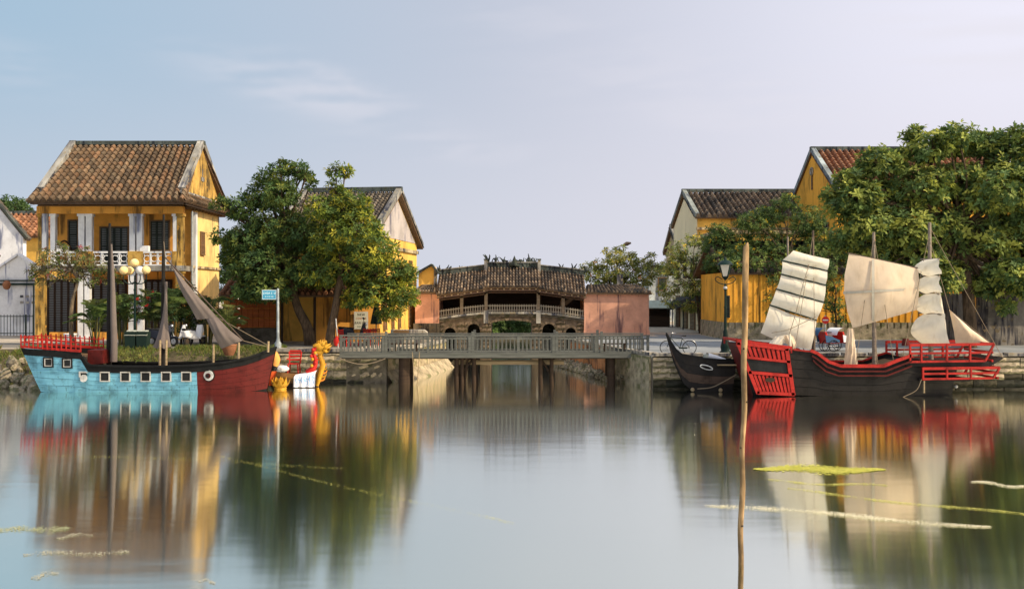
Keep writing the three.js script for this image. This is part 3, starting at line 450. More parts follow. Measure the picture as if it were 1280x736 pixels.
// ---------------------------------------------------------------- shop and tall house behind the left trees
{
  let t = local('grey_roof_house', 'yellow house with dark grey tiled roof behind the round leafy tree', 'house', V(-9.2, QUAY, -57.2), -0.13);
  gableHouse(t, { w: 5.2, d: 10.4, wallH: 5.55, ridgeH: 8.2, eave: 0.5, verge: 0.3, wall: M.yellow, tiles: 'grey', cols: 24, rows: 20 });
  new B().box(2.6, 2.72, 4.95, 5.15, -5.25, 5.25).build('cornice', M.cream, t);
  { const s = new THREE.Shape([[-4.7, 5.6], [4.7, 5.6], [0, 7.95]].map(p => new THREE.Vector2(...p))); const g = new THREE.ExtrudeGeometry(s, { depth: 0.03, bevelEnabled: false }); g.rotateY(Math.PI / 2); g.translate(2.602, 0, 0); new B().add(g).build('gable', bumpy([0.50, 0.45, 0.43], T.plaster, 0.003), t); }
  for (const z of [2.6, 0.9, -0.6, -3.2]) win(t, V(2.604, 0.5, z), z > 2 ? 0.62 : 0.5, 1.75, Math.PI / 2, { frame: M.brownWood, pane: M.terracotta, leaf: M.brownWood, leaves: 1 });
  for (const z of [2.8, -0.5, -3.4]) win(t, V(2.604, 3.1, z), 0.8, 1.4, Math.PI / 2, { frame: M.brownWood, pane: M.pane, leaf: M.brownWood });
  // single-storey shop front
  t = thing('shop', 'low orange shop with sunlit tiled lean-to roof in the shade of the tree', 'shop', V(-11, QUAY, -51.6));
  new B().box(-14.9, -14.4, QUAY - 0.2, 3.9, -51.4, -52.2).build('end_wall', M.orange, t); new B().box(X(395, 51.4), X(420, 51.4), QUAY - 0.2, 3.9, -51.4, -52.0).box(X(420, 51.4), X(438, 51.4), QUAY - 0.2, Y(403, 51.4), -51.4, -52.0).box(X(420, 51.4), X(438, 51.4), Y(383, 51.4), 3.9, -51.4, -52.0).box(X(438, 51.4), X(474, 51.4), QUAY - 0.2, 3.9, -51.4, -52.0).build('wall', M.orange, t);
  new B().box(X(420, 51.9) , X(438, 51.9), Y(403, 51.9), Y(383, 51.9), -51.98, -52.03).build('window_back', M.orange, t);
  new B().box(-14.4, X(395, 51.4), QUAY - 0.2, 3.9, -52.6, -52.7).build('back_wall', M.orange, t);
  tileRoof(t, V(-14.6, 3.75, -49.6), V(-6.9, 3.75, -49.6), V(-6.9, 4.75, -52.1), V(-14.6, 4.75, -52.1), 27, 8, TILES.red);
  for (const px of [352, 393]) new B().rod(V(X(px, 50), QUAY, -50), V(X(px, 50), 3.9, -50), 0.07).build('post', M.darkWood, t);
  const or = bumpy([0.68, 0.20, 0.06], T.wood, 0.004); for (let k = 0; k < 8; k++) for (let r = 0; r < 3; r++) new B().box(X(288 + k * 7, 51), X(294.4 + k * 7, 51), Y(409 - r * 12, 51), Y(398 - r * 12, 51), -51, -51.08).build('panel', or, t);
  new B().box(X(286, 51), X(345, 51), QUAY, Y(410, 51), -51, -51.4).build('plinth', M.stoneDark, t);
  const s = thing('lettered_sign', 'white hand lettered sign on the orange shop wall', 'sign', P(451, 411, 51.3)); const cv = document.createElement('canvas'); cv.width = 256; cv.height = 320; const c = cv.getContext('2d');
  c.fillStyle = '#cfcdb8'; c.fillRect(0, 0, 256, 320); c.textAlign = 'center'; c.fillStyle = '#23221f'; c.font = 'bold 66px sans-serif'; c.fillText('NEW', 128, 72); c.fillStyle = '#a2582f'; c.font = 'bold 52px sans-serif'; c.fillText('COM GA', 128, 140); c.fillStyle = '#2c2f2e'; c.font = 'bold 60px sans-serif'; c.fillText('BAN LAU', 128, 228); c.fillStyle = '#4a5a50'; c.font = 'bold 44px sans-serif'; c.fillText('HOI AN', 128, 296);
  const ct = new THREE.CanvasTexture(cv); ct.colorSpace = THREE.SRGBColorSpace; const w = X(459, 51.3) - X(442.5, 51.3), h = Y(390, 51.3) - Y(411, 51.3); const pg = new THREE.PlaneGeometry(w, h); const fm = new THREE.Mesh(pg, mat([1, 1, 1], ct)); fm.position.set(0, h / 2, 0.004); finish(fm, 'lettering', s); raw(new B().box(-w / 2 - 0.02, w / 2 + 0.02, -0.02, h + 0.02, -0.04, 0), 'board', M.whitePaint, s);
}
// ---------------------------------------------------------------- the covered bridge
const railWood = bumpy([0.56, 0.52, 0.44], T.wood, 0.004), eaveWood = bumpy([0.17, 0.11, 0.085], T.wood, 0.004), pierMats = [[0.25, 0.185, 0.125], [0.19, 0.145, 0.10], [0.30, 0.225, 0.155]].map(c => bumpy(c, T.stone, 0.02));
{
  const D = 60, x = p => X(p, D), y = p => Y(p, D), zf = -60, zb = -63.4, t = thing('covered_bridge', 'old roofed wooden bridge with stone arches and dragon ridge ornaments', 'bridge', V(0, 0, -61.7));
  const line = [[549, 397], [577, 393], [607, 390], [673, 390], [704, 393], [730, 397]];
  const yAt = p => { for (let i = 0; i + 1 < line.length; i++) if (p <= line[i + 1][0]) return lerp(line[i][1], line[i + 1][1], (p - line[i][0]) / (line[i + 1][0] - line[i][0])); return 397; };
  // stone piers and arches
  const arches = [[555, 570, 409], [584, 600, 404], [614, 665, 400], [678, 694, 404], [707, 720, 409]], out = line.map(([a, b]) => [x(a), y(b)]).concat([[x(730), -0.6]]);
  for (const [a, b, tp] of arches.slice().reverse()) { const c = (a + b) / 2, R = (b - a) / 2, hh = a === 614 ? 4 : R * 0.95; out.push([x(b), -0.6]); for (let k = 0; k <= 8; k++) { const th = Math.PI * k / 8; out.push([x(c + R * Math.cos(th)), y(tp + hh - hh * Math.sin(th))]); } out.push([x(a), -0.6]); }
  out.push([x(549), -0.6]); new B().poly(out, zf, zb).build('arch_base', bumpy([0.30, 0.225, 0.155], T.stone, 0.02), t); for (const [a, b] of arches) if (a !== 614) new B().box(x(a) - 0.05, x(b) + 0.05, -0.6, y(402), zb - 0.02, zb - 0.15).build('arch_shade_back', M.stoneDark, t);  // dark backs added behind the side arches so they read as shaded
  for (const [a, b, tp] of arches) { const c = (a + b) / 2, R = (b - a) / 2 + 1.2, hh = a === 614 ? 5 : R * 0.95, n = a === 614 ? 15 : 9; for (let k = 0; k < n; k++) { const q = th => V(x(c + R * Math.cos(th)), y(tp + hh - 1 - hh * Math.sin(th)), zf + 0.03); new B().bar(q(Math.PI * (k + 0.06) / n), q(Math.PI * (k + 0.94) / n), 0.12, 0.14).build('voussoir', pierMats[k % 3], t); } }
  for (const [a, b] of [[549, 555], [570, 584], [600, 614], [665, 678], [694, 707], [720, 730]]) {   // pier stones
    let yy = 0.2; while (yy < y(406)) { const h = rr(0.22, 0.34); let s = x(a) + 0.02; while (s < x(b) - 0.05) { const e = Math.min(s + rr(0.25, 0.5), x(b) - 0.02); piece('stone', stoneGeos[Math.floor(rnd() * 5)], [pierMats[0], pierMats[1], pierMats[2], pierMats[0]][Math.floor(rnd() * 4)], t, V((s + e) / 2, yy + h / 2, zf - 0.06), [0, 0, rr(-0.03, 0.03)], [e - s, h, 0.18]); s = e + 0.01; } yy += h; }
  }
  for (let i = 0; i + 1 < line.length; i++) {
    const [a, b] = [line[i], line[i + 1]];
    new B().bar(V(x(a[0]), y(a[1] + 0.9), zf + 0.06), V(x(b[0]), y(b[1] + 0.9), zf + 0.06), 0.26, 0.13).build('sill_beam', M.verge, t);
    new B().bar(V(x(a[0]), y(a[1] + 4.2), zf + 0.03), V(x(b[0]), y(b[1] + 4.2), zf + 0.03), 0.16, 0.09).build('string_course', M.stoneDark, t);
    new B().slab(V(x(a[0]), y(a[1]) + 0.03, zf - 0.1), V(x(b[0]), y(b[1]) + 0.03, zf - 0.1), V(x(b[0]), y(b[1]) + 0.03, zb), V(x(a[0]), y(a[1]) + 0.03, zb), 0.08).build('floor', M.darkWood, t);
    new B().bar(V(x(a[0]), y(a[1] - 8), zf), V(x(b[0]), y(b[1] - 8), zf), 0.07, 0.06).build('hand_rail', railWood, t); new B().bar(V(x(a[0]), y(a[1] - 2.2), zf), V(x(b[0]), y(b[1] - 2.2), zf), 0.06, 0.05).build('bottom_rail', railWood, t);
    new B().slab(V(x(a[0]), y(a[1]), zb + 0.1), V(x(b[0]), y(b[1]), zb + 0.1), V(x(b[0]), 4.4, zb + 0.1), V(x(a[0]), 4.4, zb + 0.1), 0.1).build('back_partition', M.darkWood, t);
  }
  const bal = boxGeo(0.055, 0.46, 0.05); for (let p = 551.5; p < 729; p += 3.05) { if ([577, 607.5, 673, 704].some(c => Math.abs(c - p) < 2.2)) continue; piece('baluster', bal, railWood, t, V(x(p), y(yAt(p) - 5), zf)); }
  for (const [p, tp] of [[577, 365], [607.5, 362], [673, 362], [704, 365]]) new B().box(x(p - 2), x(p + 2), y(yAt(p) + 1), y(tp - 4), zf + 0.09, zf - 0.14).build('column', bumpy([0.40, 0.33, 0.25], T.wood, 0.006), t);
  for (const [p, tp] of [[577, 365], [607.5, 362], [673, 362], [704, 365]]) new B().box(x(p - 2), x(p + 2), y(yAt(p) + 1), y(tp - 4), zf - 1.7, zf - 1.9).build('inner_column', M.darkWood, t);
  for (const p of [607.5, 673]) new B().box(x(p - 2.8), x(p + 2.8), y(404), y(388), zf + 0.2, zf - 0.1).build('pier_cap', M.verge, t);
  // roof in three pieces
  const secs = [[546, 607, 369, 361, 344, 337.5], [604, 676, 361, 361, 336.5, 336.5], [673, 733, 361, 369, 337.5, 344]], ze = -59.25, zr = -61.65;
  for (const [a, b, e0, e1, r0, r1] of secs) {
    const eL = V(X(a, 59.25), Y(e0, 59.25), ze), eR = V(X(b, 59.25), Y(e1, 59.25), ze), k = 61.65, rL = V(X(a, 59.25), Y(r0, k), zr), rR = V(X(b, 59.25), Y(r1, k), zr), cols = Math.round((b - a) / 4.1);
    const up = a === 604 ? 0.09 : 0; for (const v of [eL, eR, rL, rR]) v.y += up;
    tileRoof(t, eL, eR, rR, rL, cols, 7, TILES.old); const bL = eL.clone().setZ(-64.05), bR = eR.clone().setZ(-64.05); tileRoof(t, bR, bL, rL, rR, cols, 7, TILES.old);
    new B().bar(rL.clone().add(V(0, 0.14, 0)), rR.clone().add(V(0, 0.14, 0)), 0.22, 0.34).build('ridge', M.ridge, t); new B().bar(rL.clone().add(V(0, 0.34, 0)), rR.clone().add(V(0, 0.34, 0)), 0.30, 0.06).build('ridge_cap', M.verge, t);
    new B().bar(eL.clone().add(V(0, -0.16, -0.1)), eR.clone().add(V(0, -0.16, -0.1)), 0.08, 0.08).build('fascia', eaveWood, t); new B().bar(V(eL.x, eL.y - 0.3, zf), V(eR.x, eR.y - 0.3, zf), 0.18, 0.1).build('beam', eaveWood, t);
    for (let c = 0; c < cols; c += 2) { const q = eL.clone().lerp(eR, (c + 0.5) / cols); new B().bar(q.clone().add(V(0, -0.12, -0.05)), q.clone().add(V(0, 0.18, -0.85)), 0.09, 0.09).build('rafter_end', M.paleWood, t); }
  }
  // ridge posts and ceramic dragons
  for (const p of [607, 674]) { const c = P(p, 348, 61.3); new B().box(c.x - 0.09, c.x + 0.09, c.y, Y(325, 61.3), c.z + 0.15, c.z - 0.25).build('ridge_post', M.verge, t); new B().box(c.x - 0.12, c.x + 0.12, Y(325, 61.3) + 0.002, Y(323.5, 61.3), c.z + 0.18, c.z - 0.28).build('post_cap', M.ridge, t); }
  const dragon = (px, py, wpx, hpx, dir, D2 = 61.6) => {
    const c = P(px, py, D2), w = wpx / FOCAL * D2, h = hpx / FOCAL * D2, b = new B(), pts = []; for (let k = 0; k <= 10; k++) pts.push(c.clone().add(V(dir * (k / 10 - 0.5) * w, h * (0.2 + 0.22 * Math.sin(k * 1.5)), 0))); b.taper(pts, [0.03, 0.08, 0.1, 0.11, 0.1], 6, 3);
    for (let k = 0; k < 16; k++) { const a = pts[Math.floor(rr(1, 10.9))], an = rr(-0.9, 0.9), L = h * rr(0.3, 0.8); b.taper([a, a.clone().add(V(Math.sin(an) * L * 0.5, L * 0.6, rr(-0.05, 0.05))), a.clone().add(V(Math.sin(an) * L * 0.9 + rr(-0.08, 0.08), L, rr(-0.08, 0.08)))], [0.07, 0.055, 0.02], 5, 3); }
    const hd = c.clone().add(V(dir * w * 0.5, h * 0.5, 0)); b.ball(hd, 0.13, null, 8); b.rod(hd, hd.clone().add(V(dir * 0.26, 0.02, 0)), 0.09, 0.04, 6); const g = new THREE.TorusGeometry(h * 0.22, 0.035, 5, 12); g.translate(c.x, c.y + h * 0.5, c.z); b.add(g); b.build('ridge_dragon', bumpy([0.085, 0.105, 0.09], T.mould, 0.01), t);
  };
  dragon(619, 335, 22, 17, 1); dragon(662, 335, 22, 17, -1); dragon(562, 345, 34, 13, -1); dragon(716, 344, 34, 13, 1);
  { const c = P(643, 334, 61.6), b = new B(); b.lathe([[0.02, 0], [0.3, 0.02], [0.34, 0.15], [0.2, 0.3], [0.12, 0.45], [0.01, 0.72]], c, 10); for (let k = 0; k < 24; k++) { const an = rr(-1.4, 1.4), L = rr(0.3, 0.62); b.taper([c, c.clone().add(V(Math.sin(an) * L * 0.7, L * 0.35, 0)), c.clone().add(V(Math.sin(an) * L, Math.cos(an) * L * 0.85 + 0.1, rr(-0.1, 0.1)))], [0.07, 0.05, 0.01], 5, 3); } b.build('ridge_pearl', bumpy([0.09, 0.11, 0.085], T.mould, 0.01), t); }
  // gatehouses at the two ends
  new B().box(x(519), x(549), Y(404, 60), Y(367, 60), zf + 0.1, zb - 0.8).build('end_wall', M.pink, t); new B().box(x(517), x(549), -0.4, Y(404, 60) - 0.004, zf + 0.22, zb - 0.8).build('end_footing', M.mossy, t);
  new B().box(x(730), x(811), QUAY - 0.3, Y(368, 60), zf + 0.15, zb - 0.8).build('end_wall', M.pink, t); new B().box(x(729.6), x(812), QUAY - 0.3, QUAY + 0.3, zf + 0.2, zf + 0.14).build('plinth', M.pink, t);
  new B().box(x(730), x(812), Y(368.5, 60), Y(366.8, 60), zf + 0.24, zb - 0.9).build('end_cornice', M.pink, t); new B().box(x(518), x(549), Y(367.6, 60), Y(366.2, 60), zf + 0.2, zb - 0.9).build('end_cornice', M.verge, t);
  tileRoof(t, V(x(733), Y(366, 59.6), -59.6), V(x(814), Y(366.5, 59.6), -59.6), V(x(801), Y(357, 62), -62), V(x(737), Y(357, 62), -62), 18, 5, TILES.old); tileRoof(t, V(x(515), Y(366, 59.6), -59.6), V(x(549), Y(365.5, 59.6), -59.6), V(x(545), Y(357, 61), -61), V(x(527), Y(357, 61), -61), 9, 4, TILES.old);
  new B().box(x(737), x(802), Y(359, 62), Y(355.4, 62), -61.9, -62.1).build('ridge', M.ridge, t);
  new B().poly([[x(521), Y(358, 61)], [x(543), Y(358, 61)], [x(543), Y(334, 61)], [x(539), Y(331.5, 61)], [x(521), Y(342, 61)]], -61.05, -61.5).build('end_gable', M.yellow, t); new B().bar(P(520, 341.8, 61), P(540, 330.6, 61), 0.5, 0.12).build('gable_coping', M.ridge, t); new B().bar(P(540, 330.8, 61), P(548, 342, 61), 0.5, 0.12).build('gable_coping', M.ridge, t); new B().box(x(540.5), x(545), Y(360, 61), Y(336, 61), -60.96, -61.04).build('pilaster', M.verge, t);
  new B().box(x(776), x(783), Y(357, 62), Y(343, 62), -61.8, -62.1).build('finial', M.verge, t);
}
// ---------------------------------------------------------------- grey plank footbridge in front
{
  const D = 42, z0 = -42, z1 = -44, x = p => X(p, D), yd = Y(441.3, D), t = thing('footbridge', 'grey weathered plank footbridge with baluster railings on piles', 'footbridge', V(x(618), 0, -43));
  const plank = boxGeo(0.20, 0.05, 2.0); for (let p = x(425) + 0.11; p < x(812); p += 0.212) piece('plank', plank, M.greyWood, t, V(p, yd - 0.025 + rr(-0.004, 0.004), -43));
  for (const zz of [z0 + 0.02, z1 - 0.04]) new B().box(x(424.5), x(812.5), yd - 0.20, yd + 0.02, zz + 0.05, zz - 0.02).build('edge_beam', M.greyWood, t);
  new B().box(x(425), x(812), yd - 0.26, yd - 0.055, z0 - 0.3, z0 - 0.45).box(x(425), x(812), yd - 0.26, yd - 0.055, z1 + 0.45, z1 + 0.3).build('joists', M.darkWood, t);
  const hT = Y(418.5, D), bg = boxGeo(0.055, hT - yd - 0.22, 0.05);
  for (const zz of [z0 + 0.005, z1 - 0.005]) {
    const s = x(425), e = x(811.5);
    new B().box(s - 0.03, e + 0.03, hT - 0.055, hT, zz + 0.06, zz - 0.06).build('top_rail', M.greyWood, t); new B().box(s, e, hT - 0.19, hT - 0.13, zz + 0.025, zz - 0.025).build('mid_rail', M.greyWood, t); new B().box(s, e, yd + 0.025, yd + 0.075, zz + 0.025, zz - 0.025).build('bottom_rail', M.greyWood, t);
    for (const p of [426, 479, 482.5, 535, 587, 591, 648, 692, 696, 745, 752, 810]) { const tall = [482.5, 591, 696, 752].includes(p); new B().box(x(p) - 0.055, x(p) + 0.055, yd - 0.1, tall ? hT + 0.14 : hT - 0.05, zz + 0.052, zz - 0.052).build('post', M.greyWood, t); }
    for (let p = 430; p < 809; p += 5.2) piece('baluster', bg, M.greyWood, t, V(x(p), (hT - 0.13 + yd + 0.05) / 2, zz));
  }
  const pile = (p, r, zz, b = -1.2, lean = 0) => new B().rod(V(x(p) + lean, b, zz), V(x(p), yd - 0.2, zz), r * 1.1, r, 8).build('pile', M.darkWood, t);
  for (const [p, r] of [[503, 0.2], [507, 0.14], [570, 0.09], [577, 0.07], [592, 0.09], [676, 0.09], [690, 0.08], [765, 0.16]]) { pile(p, r, -42.35); pile(p + 1, r, -43.7); } pile(584, 0.05, -42.5, -1.2, -0.3);
  new B().box(x(563), x(706), Y(457, D), Y(453, D), -42.6, -42.75).build('cross_beam', M.paleWood, t); new B().box(x(563), x(706), Y(457, D), Y(453, D), -43.5, -43.65).build('cross_beam', M.paleWood, t);
  new B().rod(V(x(570), 0.25, -42.5), V(x(592), yd - 0.25, -42.5), 0.05).build('brace', M.darkWood, t); new B().rod(V(x(692), 0.25, -42.5), V(x(676), yd - 0.25, -42.5), 0.05).build('brace', M.darkWood, t);
  new B().box(x(429), x(480), -0.8, yd - 0.27, -42.75, -44.4).build('abutment', M.stoneDark, t); new B().box(x(784), x(811), -0.8, yd - 0.27, -42.75, -44.4).build('abutment', M.stoneDark, t);
  { const pts = []; for (let k = 0; k <= 8; k++) pts.push(V(lerp(x(425), x(482), k / 8), yd - 0.22 - 0.24 * Math.sin(Math.PI * k / 8), z0 + 0.12)); new B().tube(pts, 0.02, 24, 5).build('cable', M.rope, t); }
  const bench = (a, b, lab) => { const q = thing('bench', lab, 'bench', V(x((a + b) / 2), yd, -43.2)), h = yd + 0.32; for (let k = 0; k < 3; k++) new B().box(X(a, 43), X(b, 43), h, h + 0.04, -43.0 - k * 0.13, -43.11 - k * 0.13).build('slat', M.darkWood, q); for (const f of [0.12, 0.88]) new B().box(lerp(X(a, 43), X(b, 43), f) - 0.04, lerp(X(a, 43), X(b, 43), f) + 0.04, yd, h - 0.002, -43.02, -43.35).build('leg', M.darkWood, q); };
  bench(488, 524, 'dark slatted bench on the left part of the footbridge'); bench(753, 785, 'dark slatted bench on the right part of the footbridge');
  for (const [p, q, lab] of [[515, 516, 'thin upright bamboo stake leaning on the footbridge edge, the left one'], [524, 519, 'thin slanting bamboo stake leaning on the footbridge edge, the right one']]) { const s = thing('bamboo_stake', lab, 'stake', V(x(q), 0, -41.7), 'bamboo stakes'); new B().taper([V(X(q, 41.7), -0.7, -41.72), V(X((p + q) / 2, 41.7) + 0.03, 0.6, -41.8), V(X(p, 41.8), Y(440, 41.8), -41.86)], [0.022, 0.02, 0.014], 6).build('stake', M.paleWood, s); }
}
// ---------------------------------------------------------------- houses on the right bank
{
  let t = thing('yellow_house', 'low deep yellow house with tan base behind the street lamp', 'house', V(17, QUAY, -58));
  new B().box(11.6, 24, QUAY - 0.3, 5.0, -54, -61).build('wall', M.deepYellow, t); new B().box(11.57, 24, QUAY - 0.3, Y(403, 54), -53.96, -54.06).box(11.56, 11.64, QUAY - 0.3, Y(403, 54), -54.06, -61).build('plinth', M.stone, t);
  const rib = boxGeo(0.1, 3.0, 0.05); for (let k = 0; k < 34; k++) piece('rib', rib, M.deepYellow, t, V(11.75 + k * 0.36, 3.46, -53.985));
  win(t, V(X(909, 54), Y(397, 54), -53.95), 0.28, 1.2, 0, { frame: M.shutter, leaf: M.shutter, leaves: 1 });
  tileRoof(t, V(11.4, 4.95, -53.8), V(24.3, 4.95, -53.8), V(24.3, 6.6, -57.5), V(11.2, 6.6, -57.5), 36, 12, TILES.old); tileRoof(t, V(24.3, 4.85, -61.6), V(11.2, 4.85, -61.6), V(11.2, 6.6, -57.5), V(24.3, 6.6, -57.5), 36, 12, TILES.old); new B().box(11.1, 24.4, 6.6, 6.9, -57.35, -57.65).build('ridge', M.ridge, t);
  t = local('street_house', 'tall yellow street house with grey tiled roof and cream side gable', 'house', V(19.65, QUAY, -72.65), 0);
  gableHouse(t, { w: 14, d: 9.7, wallH: 7.75, ridgeH: 9.75, eave: 0.35, verge: 0.2, wall: M.yellow, tiles: 'old', cols: 38, rows: 14, vergeMat: bumpy([0.36, 0.40, 0.37], T.mould, 0.008) });
  { const s = new THREE.Shape([[-4.85, 0], [4.85, 0], [4.85, 7.6], [0, 9.55], [-4.85, 7.6]].map(p => new THREE.Vector2(...p))); const g = new THREE.ExtrudeGeometry(s, { depth: 0.03, bevelEnabled: false }); g.rotateY(Math.PI / 2); g.translate(-7.04, 0, 0); new B().add(g).build('gable', bumpy([0.92, 0.82, 0.56], T.light, 0.004), t); }
  new B().box(-7.1, 7, 6.85, 7.02, 4.85, 5.05).build('cornice', M.cream, t); for (const xx of [-5.6, -3.2, -0.8]) win(t, V(xx, 4.6, 4.86), 1, 1.5, 0, { leaf: M.shutter });
  new B().box(-7, 3, -0.3, 6.2, 4.86, 10.9).build('front_wing', M.yellow, t); new B().box(-7.08, 3.1, 6.204, 6.42, 4.9, 11.0).build('parapet', M.cream, t); new B().box(-7.05, -7.0, 0, 6.0, 4.88, 10.88).build('wing_plaster', bumpy([0.92, 0.82, 0.56], T.light, 0.004), t);
  for (const z of [9.5, 7.2, 3.4, 0.4, -2.8]) win(t, V(-7.06, 3.6, z), 1.0, 1.4, -Math.PI / 2, { leaf: M.shutter });
  for (const z of [9.3, 6.6, 3.6, 0.6, -2.6]) win(t, V(-7.06, 0.02, z), 1.7, 2.35, -Math.PI / 2, { frame: M.brownWood, pane: M.pane, leaf: z > 8 ? null : M.paleWood, leaves: 3 });
  const aw = thing('shop_awning', 'black sloping awning over the street shop fronts', 'awning', V(12, QUAY + 2.7, -70)); new B().slab(V(12.6, 4.3, -62.3), V(12.6, 3.5, -76), V(11.85, 2.95, -76), V(11.85, 3.75, -62.3), -0.05).build('canopy', mat([0.02, 0.022, 0.022], T.cloth), aw); new B().slab(V(11.84, 3.76, -62.3), V(11.84, 2.96, -76), V(11.84, 2.55, -76), V(11.84, 3.35, -62.3), 0.03).build('valance', mat([0.025, 0.027, 0.026], T.cloth), aw); for (const z of [-62.5, -69, -75.8]) new B().rod(V(11.88, QUAY, z), V(11.88, lerp(3.7, 2.9, (-62.3 - z) / 13.7), z), 0.04).build('post', M.iron, aw);
  t = local('far_house', 'grey gabled house end showing behind the street house', 'house', V(19.2, QUAY, -94), 0); gableHouse(t, { w: 8, d: 8, wallH: 6.6, ridgeH: 8.7, wall: M.cream, tiles: 'grey', cols: 14, rows: 8 });
  t = local('pale_house', 'narrow pale blue plaster house at the far end of the street', 'house', V(14.6, QUAY, -90), 0); new B().box(-2.2, 0.4, -0.3, 4.9, -5, 0).build('wall', bumpy([0.66, 0.74, 0.76], T.mould, 0.004), t); new B().box(-2.3, 0.5, 4.904, 5.1, -5.1, 0.1).build('parapet', M.verge, t); win(t, V(-1.0, 2.8, 0.004), 0.8, 1.2, 0, { leaf: M.shutter });
  t = thing('market_stall', 'dark market stall with pale green awning beside the pink bridge wall', 'stall', V(11, QUAY, -76)); new B().slab(V(10.2, 3.3, -76), V(12.1, 3.3, -76), V(12.1, 2.75, -74.6), V(10.2, 2.75, -74.6), 0.05).build('awning', bumpy([0.50, 0.58, 0.54], T.cloth, 0.002), t); new B().box(10.2, 12.1, QUAY, 3.2, -76.1, -76.2).build('back_panel', M.darkWood, t); for (const q of [10.25, 12.05]) new B().rod(V(q, QUAY, -74.7), V(q, 2.75, -74.7), 0.04).build('post', M.iron, t); new B().box(10.4, 11.9, QUAY, QUAY + 0.8, -75, -75.7).build('counter', M.darkWood, t);
  t = local('gable_house', 'tall orange gabled house rising above the right hand trees', 'house', V(25.95, QUAY, -66), 0); gableHouse(t, { w: 12, d: 10, wallH: 8.75, ridgeH: 11.85, eave: 0.4, verge: 0.1, wall: M.deepYellow, tiles: 'red', cols: 30, rows: 14, vergeMat: bumpy([0.46, 0.53, 0.54], T.mould, 0.006) });
  new B().box(-6.06, -6.0, 9.4, 10.3, -0.13, 0.13).build('gable_slot', M.brownWood, t); { const g = new THREE.TorusGeometry(0.22, 0.08, 6, 14); g.rotateY(Math.PI / 2); g.translate(-6.05, 10.6, 0); new B().add(g).build('gable_relief', M.verge, t); }
  for (const z of [3, 0, -3]) win(t, V(-6.004, 5.4, z), 1, 1.6, -Math.PI / 2, { leaf: M.shutter }); for (const xx of [-4.2, -1, 2.2]) win(t, V(xx, 5.4, 5.004), 1, 1.6, 0, { leaf: M.shutter });
  t = thing('orange_shop', 'low orange shop with dark openings behind the tan sail', 'shop', V(23.5, QUAY, -56.5)); new B().box(20.3, 27.4, QUAY - 0.3, 4.7, -56.4, -60).build('wall', M.orange, t);
  for (const [a, w] of [[21.6, 1.6], [23.8, 1.8], [26, 1.6]]) win(t, V(a, QUAY + 0.02, -56.39), w, 2.1, 0, { frame: M.brownWood, pane: M.pane, leaf: M.darkWood, leaves: 3 }); tileRoof(t, V(20, 4.5, -55.5), V(27.6, 4.5, -55.5), V(27.6, 6.4, -58.4), V(20, 6.4, -58.4), 22, 9, TILES.red); new B().box(19.95, 27.7, 6.4, 6.7, -58.3, -58.55).build('ridge', M.ridge, t);
  t = thing('old_shed', 'old shed with stained grey wall and broken tile roof at the right edge', 'shed', V(28, QUAY, -50)); new B().box(22.3, 36, QUAY - 0.3, 3.85, -48, -52.5).build('wall', bumpy([0.30, 0.27, 0.225], T.mould, 0.02), t);
  tileRoof(t, V(21.9, 3.95, -47.3), V(36, 3.95, -47.3), V(36, 5.7, -50.6), V(21.9, 5.7, -50.6), 40, 9, TILES.old); new B().box(21.9, 36, 3.78, 3.9, -47.3, -47.42).build('fascia', M.paleWood, t); new B().box(22.05, 22.27, QUAY, 3.8, -47.7, -47.95).build('corner_post', M.orange, t); win(t, V(29.5, QUAY + 0.9, -47.99), 1.2, 1.1, 0, { leaf: M.darkWood });
}
